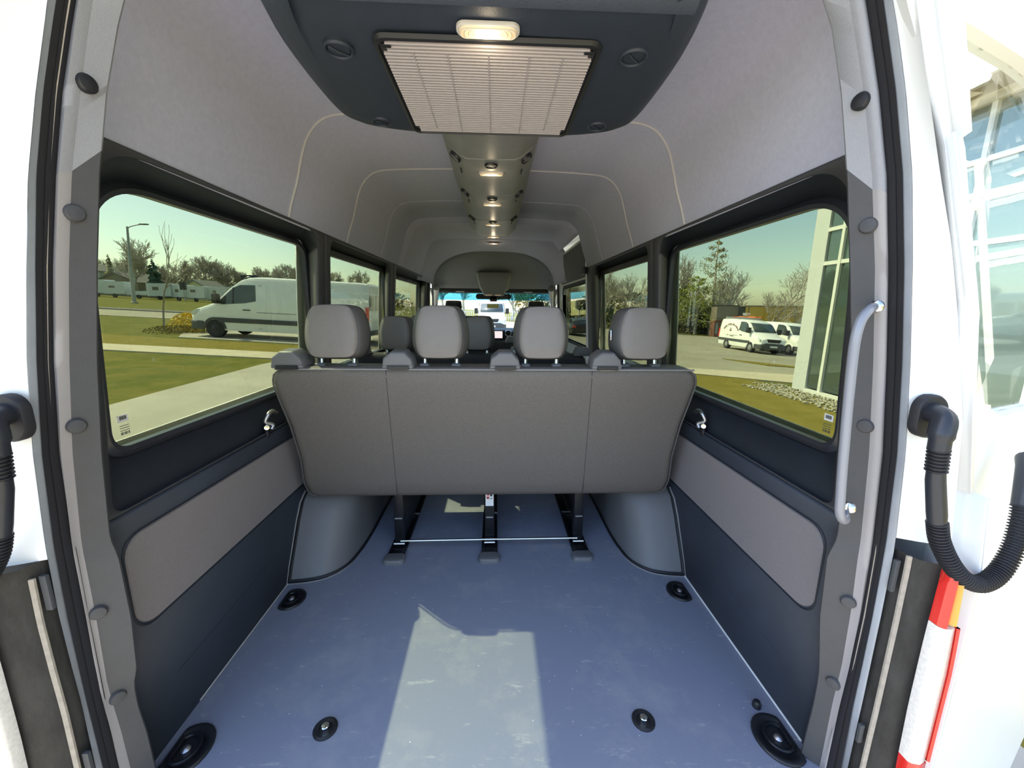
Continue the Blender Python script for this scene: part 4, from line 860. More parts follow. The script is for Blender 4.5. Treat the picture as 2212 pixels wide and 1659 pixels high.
# ---- glass building on the right
B = empty('glass_building', 'white and glass building close on the right, only its corner and overhang in view', 'building', (9.25, 6, zg(9.25)))
bo = Vector((9.25, 6, zg(9.25)))
def bb(name, mt, x0, x1, y0, y1, z0, z1, bev=0, par=B): 
    mm = MB(); mm.box(x0-bo.x, x1-bo.x, y0-bo.y, y1-bo.y, z0-bo.z, z1-bo.z); return mm.build(name, mt, par, smooth=0 if not bev else 38, bevel=bev)
bb('corner_pillar', 'facade', 9.22, 9.9, 11.12, 11.62, zg(9.3)-.2, 5.05)
bb('end_wall', 'facade', 9.9, 24, 11.4, 11.62, zg(15)-1.2, 5.05)
bb('base_rail', 'mullion', 9.18, 9.34, -14, 11.12, -1.30, -1.12)
ys = [11.12, 10.60, 8.95, 7.72, 6.3, 4.7, 3.1, 1.5, -1.5, -6, -14]
zs = [-1.12, 2.45, 3.35, 3.98, 5.0]
for i in range(len(ys)-1):
    for j in range(4): bb('glass_pane', 'tinted', 9.27, 9.30, ys[i+1]+.03, ys[i]-.03, zs[j]+.04, zs[j+1]-.04)
for y in ys[1:]: bb('mullion', 'mullion', 9.20, 9.34, y-.045, y+.045, -1.12, 5.0)
for z in zs[1:4]: bb('transom', 'mullion', 9.215, 9.335, -14, 11.12, z-.05, z+.05)
bb('head_beam', 'mullion', 9.17, 9.36, -14, 11.3, 4.98, 5.14)
bb('soffit', 'soffit', 8.40, 9.4, -14, 11.75, 5.14, 5.20)
for y in (7.9, 5.2, 2.2): bb('soffit_light', 'clear', 8.75, 8.98, y-.13, y+.13, 5.125, 5.145)
bb('fascia_panel', 'facade', 8.36, 8.44, -14, 11.78, 5.12, 5.92); bb('fascia_panel', 'facade', 8.37, 8.44, -14, 11.78, 5.935, 8.2)
bb('roof_slab', 'facade', 8.44, 24, -14, 11.7, 5.2, 5.35)
bb('floor_slab', 'concrete', 9.4, 24, -14, 11.4, -1.4, -1.25); bb('back_wall', 'brown', 15, 15.1, -14, 11.4, -1.25, 5.2)
m = MB(); m.tube([(8.33-bo.x, 8.55-bo.y+.62*cos(2*pi*k/32), 7.0-bo.z+.62*sin(2*pi*k/32)) for k in range(32)], .055, 8, closed=True); m.build('sign_ring', 'chrome', B)
# ---- vehicles
def panel_van(name, label, L=6.2, h=2.45, loc=(0, 0, 0), rot=0, tilt=0, group=None, dark=False, stripe='grey_plastic', rack=False, hw=1.0, high=False, detail=True):
    """van with its nose at x=0 pointing to -x, right flank at -y; origin on the ground under the nose"""
    t = empty(name, label, 'van', loc, rot, group); t.rotation_euler = (0, tilt, rot) 
    st = [(.0, .42, .82, .72), (.06, .34, .98, .84), (.22, .30, 1.09, .93), (.55, .30, 1.20, .98), (.98, .30, 1.36, hw), (1.25, .30, 1.62, hw), (1.62, .30, 1.99, hw), (2.0, .30, h-.17, hw), (2.3, .30, h-.06, hw), (2.6, .30, h-.02, hw), (3.0, .30, h, hw), (L-.4, .30, h, hw), (L-.08, .30, h-.03, hw-.02), (L, .34, h-.10, hw-.05)]
    def sec(x, z0, z1, w_):
        wt = w_-max(0, (z1-1.3))*.10; r = .10
        return [(x, -w_+.03, z0), (x, -w_, z0+.1), (x, -w_, min(1.2, z1-.3)), (x, -wt-.0, z1-.16), (x, -wt+.05, z1-.05), (x, -wt+.18, z1), (x, wt-.18, z1), (x, wt-.05, z1-.05), (x, wt, z1-.16), (x, w_, min(1.2, z1-.3)), (x, w_, z0+.1), (x, w_-.03, z0)]
    m = MB(); m.loft([sec(*q) for q in st]); m.build('body', 'white', t, smooth=32)
    ww = lambda z, top=h: hw-max(0, min(1, (z-1.2)/(top-.16-1.2)))*(top-1.3)*.10
    for s in (-1, 1):
        side = lambda poly, mt, nm, d=.012: (lambda mm: (mm.loft([[(x, s*(ww(z)+e), z) for x, z in poly] for e in (-.01, d)]), mm.build(nm, mt, t, smooth=0)))(MB())
        side([(1.34, 1.32), (1.22, 1.42), (1.78, 1.97), (2.05, 2.10), (2.62, 2.12), (2.64, 1.50), (2.2, 1.40)], 'car_glass', 'side_window')
        side([(1.74, 1.36), (1.80, 1.37), (1.82, 2.0), (1.77, 1.97)], 'black', 'window_post', .02)
        if stripe: side([(1.2, .62), (L-.1, .62), (L-.1, .80), (1.1, .80)], stripe, 'side_moulding', .03)
        side([(2.15, 1.12), (2.42, 1.12), (2.42, 1.16), (2.15, 1.16)], 'black', 'door_handle', .03)
        for xx in (2.74, 2.82, 4.5): 
            if xx < L-.5: side([(xx, .40), (xx+.015, .40), (xx+.015, h-.3), (xx, h-.3)], 'grey_plastic', 'panel_gap', .004)
        side([(2.66, 1.05), (4.2, 1.05), (4.2, 1.08), (2.66, 1.08)], 'jamb', 'body_crease', .006)
        m = MB(); m.box(1.12, 1.34, min(s*(hw+.02), s*(hw+.26)), max(s*(hw+.02), s*(hw+.26)), 1.34, 1.72); m.build('door_mirror', 'black', t, bevel=.05)
        for wx_ in (1.02, 1.02+min(3.9, L-2.3)):
            W = empty('wheel'); W.parent = t
            m = MB(); m.lathe([(.20, .0), (.345, .0), (.362, .04), (.362, .2), (.34, .24), (.1, .24)], (wx_, s*(hw+.01), .362), (0, -s, 0), 24); m.build('tyre', 'tyre', W)
            m = MB(); m.lathe([(.215, .0), (.21, -.012), (.185, -.004), (.09, -.008), (.06, -.028), (.01, -.03)], (wx_, s*(hw+.005), .362), (0, -s, 0), 20); m.build('rim', 'black' if dark else 'alloy', W)
            m = MB(); m.loft([[(wx_+r_*cos(a), s*(hw+e), .362+r_*sin(a)) for r_ in (.36, .44)] for e in (.012,) for a in [pi*k/12 for k in range(13)]], closed=False, cap=False); m.build('wheel_arch', 'grey_plastic' if dark else 'white', W, solid=.02)
        m = MB(); m.loft([[(x, s*y, z) for x, z in ((.10, .95), (.30, 1.08), (.42, 1.10), (.34, .92), (.14, .84))] for y in (.62, .96)]); m.build('headlamp', 'headlamp', t, bevel=.02)
        m = MB(); m.box(L-.10, L+.03, min(s*(hw-.14), s*(hw-.0)), max(s*(hw-.14), s*(hw-.0)), .85, 1.5); m.build('tail_lamp', 'red', t, bevel=.02)
    m = MB(); zt = h-.12
    m.loft([[(1.06, -.80, 1.465), (1.06, .80, 1.465)], [(1.25-.02, -.80, 1.645), (1.25-.02, .80, 1.645)], [(1.62-.02, -.76, 2.015), (1.62-.02, .76, 2.015)], [(1.92, -.72, 2.22*h/2.45), (1.92, .72, 2.22*h/2.45)]], closed=False, cap=False); m.build('windscreen', 'car_glass', t, solid=.02)
    m = MB(); m.loft([[(x, y*k, z) for y, z in ((-.98, .30), (.98, .30), (.98, .62), (.75, .74), (-.75, .74), (-.98, .62))] for x, k in ((-.05, .76), (.03, .90), (.35, 1.02), (.60, 1.03))]); m.build('bumper', 'grey_plastic', t, bevel=.03)
    m = MB(); m.loft([[(x, y, z) for y, z in ((-.42, .80), (.42, .80), (.5, 1.02), (-.5, 1.02))] for x in (-.02, .16)]); m.build('radiator_grille', 'black', t, bevel=.02)
    m = MB(); m.box(-.075, -.04, -.26, .26, .46, .58); m.build('number_plate', 'paper', t)
    m = MB(); m.box(L-.01, L+.06, -.95, .95, .35, .55); m.build('rear_bumper', 'grey_plastic', t, bevel=.02)
    m = MB(); m.loft([[(L+e, y, z) for y, z in ((-.8, 1.35), (-.08, 1.35), (-.08, 2.0), (-.76, 2.0))] for e in (-.03, .012)]); m.loft([[(L+e, -y, z) for y, z in ((-.8, 1.35), (-.08, 1.35), (-.08, 2.0), (-.76, 2.0))] for e in (-.03, .012)]); m.build('rear_window', 'car_glass', t, smooth=0)
    if rack:
        m = MB()
        for yy in (-.75, -.35): m.tube([(2.9, yy, h+.2), (L-.2, yy, h+.2)], .05, 6)
        for k in range(9): m.tube([(3.0+k*.35, -.75, h+.2), (3.0+k*.35, -.35, h+.2)], .03, 5)
        m.build('ladder', 'orange_ladder', t)
        m = MB()
        for xx in (3.1, L-.6): m.box(xx, xx+.06, -.9, .9, h-.02, h+.14)
        m.tube([(3.0, -.85, h+.1), (L-.3, -.85, h+.1)], .035, 6); m.build('roof_rack', 'alloy', t)
        m = MB(); m.loft([[(x, y, z) for x, z in ((L-1.3, h+.3), (L-.9, h+.3), (L-.8, h+.5), (L-1.4, h+.5))] for y in (-.5, -.2)]); m.build('roof_vent', 'alloy', t)
    return t
SL = math.atan(.045); SR = math.atan(.065)
v1 = panel_van('panel_van', 'white panel van with dark side moulding parked on the apron left of the windows', L=7.0, h=2.45, loc=(-12.15, 17.25, zg(-12.15)+.03), rot=0, tilt=SL, dark=True)
v2 = panel_van('panel_van', 'white lettered van with orange ladder on its roof in the right parking lot', L=5.2, h=2.3, loc=(19.0, 26.2, zg(19.0)+.04), rot=rad(90), rack=True, hw=.98)
v2.rotation_euler = (0, SR, rad(90)); v2.rotation_mode = 'XYZ'
v2.matrix_world = Matrix.Translation((19.0, 26.2, zg(19.0)+.04)) @ Matrix.Rotation(SR, 4, 'Y') @ Matrix.Rotation(rad(90), 4, 'Z')
# arc of sign writing on the flank (reads as illegible script at this distance), small emblem and phone line
t = v2
def flank(name, pts, mt):
    mm = MB()
    for (x, z, a, wl, hl) in pts:
        c, s_ = cos(a), sin(a)
        mm.loft([[(x+dx*c-dz*s_, q, z+dx*s_+dz*c) for dx, dz in ((-wl, -hl), (wl, -hl), (wl*.7, hl), (-wl*.8, hl*.6))] for q in (.98*1+.0, .992)])
    return mm.build(name, mt, v2, smooth=0)
arc = []
for k in range(22):
    if k in (5, 11, 15): continue
    a = rad(140-k*5); arc.append((3.65-1.15*cos(a)*-1*-1, .95+1.0*sin(a)-.05, rad(0)-(a-pi/2)*-1*-1, .035, .05+.02*(k % 3 == 0)))
flank('sign_lettering', arc, 'brick')
flank('sign_emblem', [(3.65, 1.42, 0, .13, .05), (3.65, 1.55, .5, .05, .05)], 'brick')
flank('sign_line', [(3.15+k*.08, 1.0, 0, .028, .03) for k in range(7)]+[(3.95, 1.05, 0, .03, .05)], 'brick')
v3 = panel_van('panel_van', 'second white van parked beyond the lettered van in the right lot', L=5.2, h=2.3, loc=(0, 0, 0), hw=.98, stripe=None)
v3.matrix_world = Matrix.Translation((22.15, 26.6, zg(22.15)+.04)) @ Matrix.Rotation(SR, 4, 'Y') @ Matrix.Rotation(rad(90), 4, 'Z')
v4 = panel_van('panel_van', 'pale van facing this way seen far ahead through the windscreen', L=5.4, h=2.3, loc=(0, 0, 0), hw=.95, stripe=None)
v4.matrix_world = Matrix.Translation((-.25, 27, zg(0)+.04)) @ Matrix.Rotation(rad(90), 4, 'Z')
def sedan(name, label, loc, rot, mt):
    t = empty(name, label, 'car', loc, rot)
    st = [(0, .35, .70, .72), (.15, .25, .85, .84), (1.2, .22, 1.02, .90), (1.9, .22, 1.12, .92), (2.3, .22, 1.42, .84), (3.2, .22, 1.46, .84), (3.9, .22, 1.2, .88), (4.4, .25, 1.05, .86), (4.6, .35, .90, .76)]
    m = MB(); m.loft([[(x, -w_, z0), (x, -w_-.02, z0+.3), (x, -w_*.95, min(.95, z1-.05)), (x, -w_*.78, z1), (x, w_*.78, z1), (x, w_*.95, min(.95, z1-.05)), (x, w_+.02, z0+.3), (x, w_, z0)] for x, z0, z1, w_ in st]); m.build('body', mt, t, smooth=40)
    for s in (-1, 1):
        m = MB(); m.loft([[(x, s*(.80+e), z) for x, z in ((2.0, 1.0), (3.7, 1.0), (3.2, 1.38), (2.4, 1.36))] for e in (-.05, .05)]); m.build('side_window', 'car_glass', t)
        m = MB(); m.box(4.45, 4.62, min(s*.5, s*.78), max(s*.5, s*.78), .72, .88); m.build('tail_lamp', 'red', t, bevel=.02)
        for xx in (.85, 3.65):
            m = MB(); m.lathe([(.1, .0), (.31, 0), (.33, .04), (.33, .18), (.1, .2)], (xx, s*.92, .33), (0, -s, 0), 20); m.build('wheel', 'tyre', t)
            m = MB(); m.lathe([(.2, -.005), (.19, .01), (.02, .0)], (xx, s*.925, .33), (0, -s, 0), 16); m.build('wheel_rim', 'alloy', t)
    m = MB(); m.loft([[(x, y, z) for y in (-.7, .7)] for x, z in ((3.3, 1.43), (3.92, 1.19))], closed=False, cap=False); m.build('rear_screen', 'car_glass', t, solid=.02)
    return t
sedan('car', 'black car parked in the lot seen through the sliding door window', (7.0, 36.3, zg(7)+.03), rad(-90), 'car_black')
m = MB(); m.lathe([(.14, 0), (.14, 1.0), (.10, 1.08), (.01, 1.1)], (7.2, 37, zg(7.2)), (0, 0, 1), 12); o = m.build('bollard', 'tag'); tag(o, 'short pale yellow bollard beside the black car', 'bollard')
# ---- street furniture left
lp = empty('street_lamp', 'tall galvanised street lamp with one arm beyond the road on the left', 'street lamp', (-42.4, 49, zg(-42.4)))
m = MB(); m.tube([(0, 0, 0), (.25, 0, 4), (.62, 0, 8.55)], [.19, .15, .10], 10); m.build('pole', 'lamp_metal', lp)
m = MB(); m.tube(spline([(.60, 0, 8.3), (1.0, 0, 8.55), (2.1, 0, 8.8)], 4), .05, 8); m.build('arm', 'lamp_metal', lp)
m = MB(); m.loft([[(x, y, z) for y, z in rrect(w_, .12, .05, 3, 0, 8.82)] for x, w_ in ((1.95, .1), (2.2, .34), (2.75, .36), (3.0, .12))]); m.build('lamp_head', 'grey_plastic', lp)
m = MB(); m.lathe([(.35, 0), (.35, .12), (.22, .2), (.2, .35)], (0, 0, 0), (0, 0, 1), 12); m.build('base', 'concrete', lp)
sg = empty('sign_board', 'dark square signboard with pale ring emblem rising behind the left van', 'sign', (-17.9, 30.4, zg(-17.9)))
m = MB(); m.box(-.58, .58, -.12, .12, 2.1, 3.15); m.build('board', 'sign_black', sg, bevel=.02)
m = MB(); m.tube([(.40*cos(2*pi*k/28), -.13, 2.62+.40*sin(2*pi*k/28)) for k in range(28)], .03, 6, closed=True)
for a in (90, 210, 330): m.tube([(0, -.13, 2.62), (.38*cos(rad(a)), -.13, 2.62+.38*sin(rad(a)))], [.05, .012], 6)
m.build('emblem', 'alloy', sg)
m = MB(); m.box(-.45, .45, -.1, .1, 0, 2.12); m.build('pylon', 'sign_black', sg)
sp = empty('sign_post', 'small black sign on a thin post by the trailers', 'sign', (-50.4, 67.5, zg(-50.4)))
m = MB(); m.box(-.5, .5, -.06, .06, 1.9, 3.1); m.build('plate', 'sign_black', sp); m = MB(); m.tube([(0, 0, 0), (0, 0, 2.2)], .07, 6); m.build('post', 'lamp_metal', sp)
# trailers along the far lawn
for k, (x, y, L, h, lab) in enumerate(((-76.0, 73, 1.8, 1.5, 'low white trailer at the far left end of the trailer row'), (-70.6, 71, 5.0, 2.55, 'long white trailer with dark door at the left of the trailer row'), (-66.8, 71.5, 2.4, 2.5, 'white trailer standing behind the street lamp pole'), (-64.0, 71.5, 2.7, 2.35, 'white trailer with wide window just right of the street lamp'), (-60.6, 72, 3.2, 1.15, 'low flat white trailer in the middle of the row'), (-57.2, 72, 3.0, 2.45, 'white box trailer just right of the low flat trailer'), (-54.3, 72.5, 2.2, 2.4, 'narrow white box trailer left of the small black sign'), (-51.4, 72.5, 2.8, 2.35, 'white box trailer right of the small black sign'), (-47.6, 73, 3.6, 2.45, 'white box trailer behind the hood of the parked van'))):
    L *= 1.2; h *= 1.12
    t = empty('trailer', lab, 'trailer', (x, y, zg(x)), R.uniform(-.12, .12))
    m = MB(); m.loft([[(a, b, c) for a, c in rrect(L, h-.5, .18, 3, 0, .5+(h-.5)/2)] for b in (-1.1, 1.1)]); m.build('body', 'trailer', t, smooth=30)
    m = MB()
    for a in ((-.45, .45) if L > 5 else (0,)):
        m.lathe([(.1, 0), (.34, 0), (.34, .2), (.1, .2)], (a*1.0, -1.12, .34), (0, 1, 0), 14)
    m.build('wheels', 'tyre', t)
    if h > 2:
        for q in range(max(1, int(L/2.6))):
            m = MB(); a = -L/2+.9+q*2.4; m.box(a, a+(.9 if k % 2 else .6), -1.125, -1.09, 1.45+.15*(k % 2), 1.95+.1*(k % 3)); m.build('window', 'car_glass', t)
        if k == 1:
            m = MB(); m.box(-L/2+1.1, -L/2+1.8, -1.13, -1.09, .6, 2.3); m.build('entry_door', 'grey_plastic', t)
    m = MB(); m.box(-L/2, L/2, -1.115, -1.09, .52, .62); m.build('skirt', 'grey_plastic', t)
    m = MB(); m.tube([(L/2, 0, .5), (L/2+1.1, 0, .45)], .06, 6); m.build('drawbar', 'black', t)
# houses
def house(label, x, y, W, D, h, rh, wall, win=2):
    t = empty('house', label, 'house', (x, y, zg(x)-.3))
    m = MB(); m.box(-W/2, W/2, 0, D, 0, h); m.build('walls', wall, t, smooth=0)
    m = MB(); m.loft([[(a, b, c) for a, c in ((-W/2-.4, h-.1), (0, h+rh), (W/2+.4, h-.1), (W/2+.4, h-.3), (0, h+rh-.25), (-W/2-.4, h-.3))] for b in (-.4, D+.4)]); m.build('roof', 'roof', t, smooth=0)
    m = MB(); m.add([(-W/2, 0, h-.1), (W/2, 0, h-.1), (0, 0, h+rh-.2)], [(0, 1, 2)]); m.build('gable', wall, t, smooth=0, solid=.1)
    for q in range(win):
        a = -W/2+(q+.5)*W/win; m = MB(); m.box(a-.5, a+.5, -.06, .03, h-1.6, h-.5); f = m.build('window', 'mullion', t); m = MB(); m.box(a-.42, a+.42, -.09, 0, h-1.52, h-.58); m.build('pane', 'car_glass', f)
    return t
house('pale green house with grey roof behind the trailers at far left', -83.5, 86, 6.4, 6, 5.0, 1.5, 'siding', 3)
house('low grey-roofed house right of the pale green house', -76.5, 85, 8.5, 8, 3.1, 1.9, 'brown', 2)
house('tan gabled garage behind the small black sign', -60.5, 84, 4.6, 6, 2.9, 1.5, 'siding_tan', 1)
# ---- ochre warehouse and brown office on the right
Y_ = empty('warehouse', 'long ochre clad warehouse beyond the right parking lot', 'building', (45, 58, zg(45)))
yo_ = Vector((45, 58, zg(45)))
def yb(name, mt, x0, x1, y0, y1, z0, z1): mm = MB(); mm.box(x0-yo_.x, x1-yo_.x, y0-yo_.y, y1-yo_.y, z0-yo_.z, z1-yo_.z); return mm.build(name, mt, Y_, smooth=0)
yb('wall', 'yellow', 35.2, 64, 55, 70, -4.0, 1.66)
for k in range(12): yb('cladding_rib', 'brown' if k % 3 == 0 else 'yellow', 35.6+k*2.3, 35.72+k*2.3, 54.93, 55.02, -4, 1.6)
yb('roof_edge', 'brown', 35.0, 64.2, 54.85, 70, 1.66, 1.80)
yb('garage_door', 'mullion', 43.2, 45.6, 54.92, 55.05, -3.9, .15); yb('gable_end', 'sign_black', 34.5, 35.2, 55, 70, -3, 1.66)
N_ = empty('office_building', 'low brown and brick office at the left end of the ochre warehouse', 'building', (32, 57, zg(32)))
no_ = Vector((32, 57, zg(32)))
for nm, mt, b in (('upper_wall', 'brown', (31.4, 34.5, 55.5, 57, -.35, 1.7)), ('brick_wall', 'brick', (31.4, 34.5, 55.8, 57, -3, -.35)), ('window', 'car_glass_pale', (31.6, 31.9, 55.75, 55.9, -2.2, -.7)), ('window', 'car_glass_pale', (32.3, 32.9, 55.75, 55.9, -2.4, -.7)), ('window', 'car_glass_pale', (33.2, 33.8, 55.75, 55.9, -2.4, -.7)), ('roof_edge', 'sign_black', (31.3, 34.6, 55.4, 57, 1.7, 1.82))):
    mm = MB(); mm.box(b[0]-no_.x, b[1]-no_.x, b[2]-no_.y, b[3]-no_.y, b[4]-no_.z, b[5]-no_.z); mm.build(nm, mt, N_, smooth=0)

# ---- trees
def bare_mesh(seed, H=10, levels=5, spread=.55, trunk=.30, lean=0.0, first=.32, droop=0, mn=.012):
    r = random.Random(seed); trunk_mb, tw = MB(), MB()
    def br(p, d, L, rad_, lv):
        n = 3; pts = [p]; dd = d.copy()
        for i in range(n):
            dd = (dd+Vector((r.gauss(0, .13), r.gauss(0, .13), r.gauss(.03-droop*lv*.03, .09)))).normalized(); pts.append(pts[-1]+dd*L/n)
        (trunk_mb if lv < 2 else tw).tube(pts, [max(mn, rad_*(1-.14*i)) for i in range(n+1)], 6 if lv == 0 else (5 if lv == 1 else 3), cap=False)
        if lv >= levels: return
        nb = 4 if lv == 0 else (4 if lv < 3 else 3)
        for k in range(nb):
            f = first+(1-first)*(k+r.random()*.8)/nb if lv == 0 else .35+.65*(k+r.random()*.7)/nb
            f = min(f, .99); i = min(int(f*n), n-1); q = pts[i].lerp(pts[i+1], f*n-i)
            az = r.uniform(0, 2*pi); u = dd.orthogonal().normalized(); v = dd.cross(u)
            sp = spread*r.uniform(.7, 1.35); nd = (dd*cos(sp)+(u*cos(az)+v*sin(az))*sin(sp)); nd.z += .12
            br(q, nd.normalized(), L*r.uniform(.52, .74), max(mn, rad_*.52), lv+1)
        br(pts[-1], dd, L*.6, max(mn, rad_*.5), lv+1)
    br(Vector((0, 0, 0)), Vector((lean, 0, 1)).normalized(), H*.42, trunk, 0)
    return trunk_mb, tw
_tree = {}
def bare_tree(key, label, x, y, scale, rz, mats=('bark', 'twig'), group=None, z=None, **kw):
    k = (key, mats)
    t = empty('bare_tree', label, 'tree', (x, y, zg(x) if z is None else z), rz, group)
    if k not in _tree:
        a, b = bare_mesh(key, **kw); o1 = a.build('trunk', mats[0], t, smooth=60); o2 = b.build('twigs', mats[1], t, smooth=60); o2['kind'] = 'stuff'; _tree[k] = (o1.data, o2.data)
    else:
        for nm, d in zip(('trunk', 'twigs'), _tree[k]):
            o = bpy.data.objects.new(nm, d); COL.objects.link(o); o.parent = t
            if nm == 'twigs': o['kind'] = 'stuff'
    t.scale = (scale, scale, scale); return t
def conifer(label, x, y, h, w_, mt, seed, z=None, layers=9, gap=0):
    r = random.Random(seed); t = empty('conifer', label, 'tree', (x, y, zg(x) if z is None else z))
    m = MB(); m.tube([(0, 0, 0), (0, 0, h*.97)], [w_*.06+.05, .03], 7); m.build('trunk', 'bark', t)
    m = MB()
    for i in range(layers*9):
        f = (i/(layers*9)); zz = h*(.12+.86*f); rr = w_*.5*(1-f)**.8*(r.uniform(.6, 1.15))+.08; a = i*2.4+r.random()
        d = Vector((cos(a), sin(a), 0)); s_ = Vector((-sin(a), cos(a), 0)); c = Vector((0, 0, zz))
        if gap and r.random() < gap: continue
        wd = rr*.42+.08; dr = -rr*.28
        for q in range(3):
            z2 = Vector((0, 0, (q-1)*.10*rr+r.uniform(-.05, .05))); wq = wd*r.uniform(.6, 1.1)
            m.add([c, c+d*rr*.55+s_*wq+Vector((0, 0, dr*.3))+z2, c+d*rr+Vector((0, 0, dr))+z2, c+d*rr*.55-s_*wq+Vector((0, 0, dr*.3))+z2, c+d*rr*.5+Vector((0, 0, .16*rr+.04))+z2, c+d*rr*.5+Vector((0, 0, dr*.5-.12*rr))+z2], [(0, 1, 4), (1, 2, 4), (2, 3, 4), (3, 0, 4), (0, 5, 1), (1, 5, 2), (2, 5, 3), (3, 5, 0)])
    o = m.build('needles', mt, t, smooth=0); o['kind'] = 'stuff'; return t
def leafy(name, label, cat, x, y, w_, h, mt, seed, n=260, leaf=.18, z=None):
    r = random.Random(seed); t = empty(name, label, cat, (x, y, zg(x) if z is None else z)); m = MB()
    for k in range(n):
        a, b = r.uniform(0, 2*pi), r.random()**.5; zz = r.random()**.8*h; rr = w_/2*b*math.sqrt(max(.05, 1-(zz/h-.25)**2/.7)); c = Vector((rr*cos(a), rr*sin(a), zz)); u = Vector((r.gauss(0, 1), r.gauss(0, 1), r.gauss(0, 1))).normalized(); v = u.orthogonal().normalized(); q = u.cross(v)
        L = leaf*r.uniform(.6, 1.3); m.add([c-v*L, c+q*L*.5+u*L*.15, c+v*L, c-q*L*.5-u*L*.15], [(0, 1, 2), (0, 2, 3)])
    o = m.build('leaves', mt, t, smooth=0); o['kind'] = 'stuff'
    m = MB()
    for k in range(7): 
        a = k*.9; m.tube([(0, 0, 0), (w_*.28*cos(a), w_*.28*sin(a), h*.75)], [.03*h, .012], 4)
    m.build('stems', 'bark', t); return t
far = 'bare trees along the far side of the trailers'
ORD = ['first', 'second', 'third', 'fourth', 'fifth', 'sixth', 'seventh', 'eighth', 'ninth', 'tenth', 'eleventh', 'twelfth', 'thirteenth', 'fourteenth', 'fifteenth', 'sixteenth', 'seventeenth', 'eighteenth']
for k, (dx_, y, sc) in enumerate(((-1.03, 96, .85), (-.975, 92, .72), (-.93, 95, .80), (-.89, 98, .90), (-.845, 94, .95), (-.80, 97, .80), (-.765, 95, .75), (-.735, 98, .92), (-.70, 94, 1.02), (-.672, 96, .98), (-.64, 95, .92), (-.605, 97, .82), (-.57, 94, .84), (-.535, 96, .90), (-.505, 94, .98), (-.46, 97, .9), (-.40, 95, .85), (-.34, 97, .9))):
    bare_tree(11+k % 4, 'bare tree behind the trailers, %s from the left in the tree belt' % ORD[k], dx_*y, y, sc*.92, k*1.3, group=far, H=11, levels=5, spread=.62, trunk=.3, mn=.030)
bare_tree(31, 'large pale-barked bare tree standing taller behind the trailers', -.865*82, 82, .98, .4, ('bark_pale', 'twig'), H=12, levels=5, spread=.62, trunk=.40, first=.22, mn=.026)
bare_tree(32, 'slim young bare tree on the near lawn left of the yellow shrub', -16.5, 20.5, 1.0, 0, ('bark', 'twig'), H=6.0, levels=2, spread=.3, trunk=.042, first=.6, mn=.008)
conifer('dark conical spruce above the pale green house', -.975*90, 90, 7.0, 4.5, 'conifer', 3)
conifer('ragged dark conifer right of the pale-barked tree', -.81*84, 84, 7.8, 5.0, 'conifer', 5, gap=.35)
conifer('narrow brownish conifer just right of the street lamp', -.908*86, 86, 8.4, 3.0, 'bush_brown', 8, gap=.3)
leafy('forsythia_bush', 'yellow flowering shrub at the nose of the left white van', 'bush', -13.4, 18.4, 2.0, .85, 'bush', 4, 1500, .06)
leafy('low_shrub', 'low brown shrub in front of the yellow flowering one', 'bush', -13.6, 17.6, 2.4, .30, 'lawn_dry', 6, 1400, .035)
for k in range(10):    # understorey hedge behind trailers
    leafy('thicket', 'low dense thicket behind the trailers, %s from the left' % ORD[k], 'bush', -108+k*9.0, 103, 12, 4.6+R.uniform(-.8, .9), 'bush_brown', 40+k, 700, .38).__setitem__('group', 'thickets behind the trailers')
# right side trees
def pine(label, x, y, h, w_, mt, seed, nb=16, n=34, leaf=.22, f0=.3, bark='bark_pale'):
    """open-crowned pine: trunk, branches and a tuft of needles on each"""
    r = random.Random(seed); t = empty('pine_tree', label, 'tree', (x, y, zg(x))); m, q = MB(), MB()
    m.tube([(0, 0, 0), (.1, 0, h*.4), (-.05, .05, h*.75), (0, 0, h*.98)], [.24, .19, .13, .05], 7)
    for i in range(nb):
        f = f0+(1-f0)*(i+.5)/nb; a = i*2.4+r.uniform(-.4, .4); L = w_*.5*(1-(f-f0)/(1-f0))**.6*r.uniform(.55, 1.1)+.3
        p0 = Vector((0, 0, h*f)); p1 = p0+Vector((cos(a)*L, sin(a)*L, L*r.uniform(-.1, .45))); m.tube([p0, p0.lerp(p1, .5)+Vector((0, 0, -.05*L)), p1], [.05, .035, .02], 4)
        for k in range(n):
            g = r.uniform(.35, 1.08); c = p0.lerp(p1, g)+Vector((r.gauss(0, 1), r.gauss(0, 1), r.gauss(0, .7)))*L*.17
            u = Vector((r.gauss(0, 1), r.gauss(0, 1), r.gauss(.4, 1))).normalized(); v = u.orthogonal().normalized(); w2 = u.cross(v); l = leaf*r.uniform(.6, 1.4)
            q.add([c-v*l, c+w2*l*.35+u*l*.2, c+v*l, c-w2*l*.35-u*l*.2], [(0, 1, 2), (0, 2, 3)])
    m.build('trunk', bark, t); o = q.build('needles', mt, t, smooth=0); o['kind'] = 'stuff'; return t
pine('tall thin pine with sparse browning top on the right beyond the lot', 33.4, 60.5, 14.6, 6.0, 'bush_brown', 21, nb=26, n=80, f0=.30, leaf=.15)
bare_tree(33, 'grey bare trunk beside the tall pine on the right', 34.4, 60, .92, 1, ('bark_pale', 'twig'), H=12, levels=4, spread=.45, trunk=.2, mn=.024)
pine('broad olive green pine at the left edge of the right window', 31.0, 60.5, 8.6, 8.0, 'pine', 22, nb=28, n=90, f0=.22, leaf=.15)
pine('lower olive pine left of the broad one in the right window', 28.3, 61.5, 6.8, 7, 'pine', 25, nb=24, n=80, f0=.2, leaf=.15)
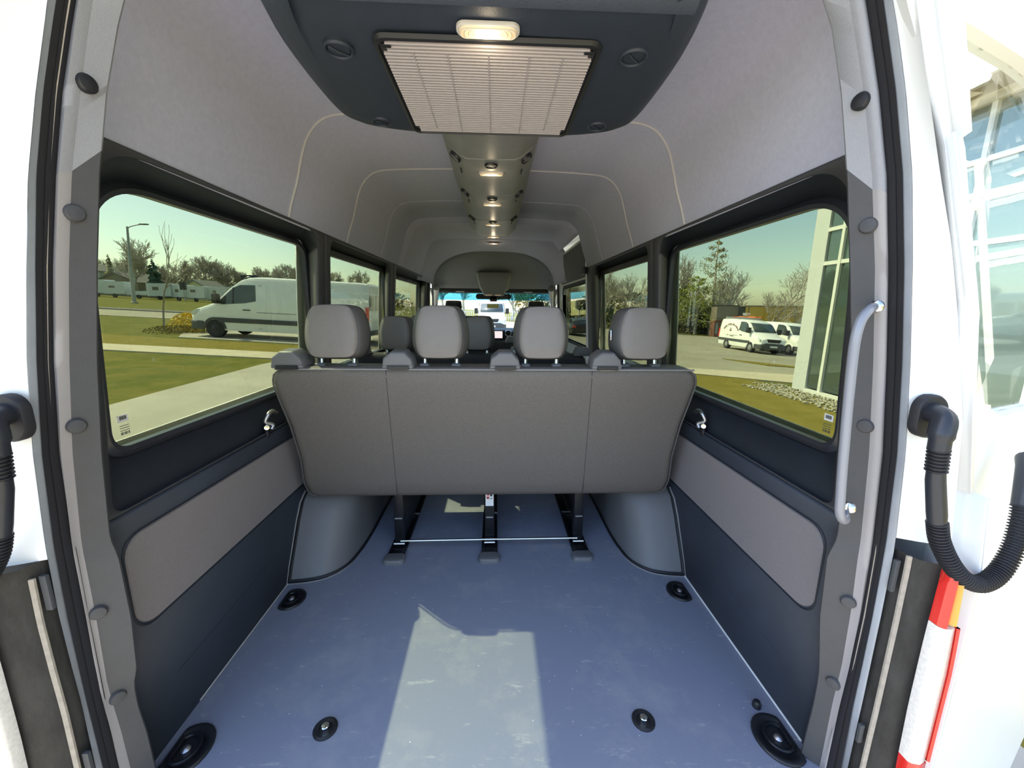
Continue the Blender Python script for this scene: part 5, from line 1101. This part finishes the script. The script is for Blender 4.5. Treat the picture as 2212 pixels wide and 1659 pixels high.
for k, (x, y) in enumerate(((25.5, 64), (28.5, 66), (31.5, 65), (34.0, 66))): leafy('thicket', 'dark undergrowth below the olive pines, %s from the left' % ORD[k], 'bush', x, y, 5, 3.4, 'conifer' if k % 2 else 'bush_brown', 80+k, 900, .16).__setitem__('group', 'undergrowth below the pines')
bare_tree(34, 'rounded bare tree behind the olive pines on the right', 31.2, 68, 1.0, .3, H=12.5, levels=5, spread=.6, trunk=.3, mn=.024)
bare_tree(35, 'spreading bare tree in front of the ochre warehouse', 37.0, 53, .92, 2, H=11.5, levels=5, spread=.75, trunk=.22, first=.2, mn=.02)
bare_tree(36, 'bare tree right of centre behind the ochre warehouse', 47, 75, 1.0, 1.1, H=11, levels=5, spread=.6, trunk=.28, mn=.026)
bare_tree(11, 'bare tree far behind the roof of the ochre warehouse', 40, 80, .8, 1.9, H=11, levels=5, spread=.6, trunk=.3)
for k in range(8):
    leafy('thicket', 'dark thicket along the far edge of the lot ahead, %s from the left' % ORD[k], 'bush', 6+k*3.6, 66+R.uniform(0, 3), 6, 6.0, 'conifer' if k % 2 else 'bush_brown', 60+k, 380, .4).__setitem__('group', 'thickets along the lot edge')
for k, (x, y) in enumerate(((10, 58), (13, 60), (16, 57), (19, 60), (22, 58))):
    bare_tree(12+k % 3, 'pale bare tree at the lot edge ahead on the right, %s from the left' % ORD[k], x, y, .8, k, ('bark_pale', 'twig'), 'bare trees along the lot edge', H=11, levels=5, spread=.6, trunk=.3)
for k, (x, y) in enumerate(((-8, 62), (-4.5, 60), (-1.5, 64), (2.5, 61), (5.5, 63))):
    bare_tree(13+k % 2, 'budding yellowish tree seen through the windscreen, %s from the left' % ORD[k], x, y, .8, k*2.1, ('bark_pale', 'bud'), 'budding trees ahead', H=11, levels=5, spread=.6, trunk=.3)
fe = empty('picket_fence', 'pale slatted fence far ahead past the windscreen', 'fence', (0, 55, zg(0)))
pk = None
for k in range(40):
    if pk is None: mm = MB(); mm.box(-.05, .05, -.02, .02, 0, 1.5); o = mm.build('slat', 'trailer', fe, smooth=0); pk = o.data
    else: o = bpy.data.objects.new('slat', pk); COL.objects.link(o); o.parent = fe
    o.location = (-6+k*.3, 0, 0)
for z in (.4, 1.2): mm = MB(); mm.box(-6.1, 5.9, .02, .06, z, z+.08); mm.build('rail', 'trailer', fe, smooth=0)
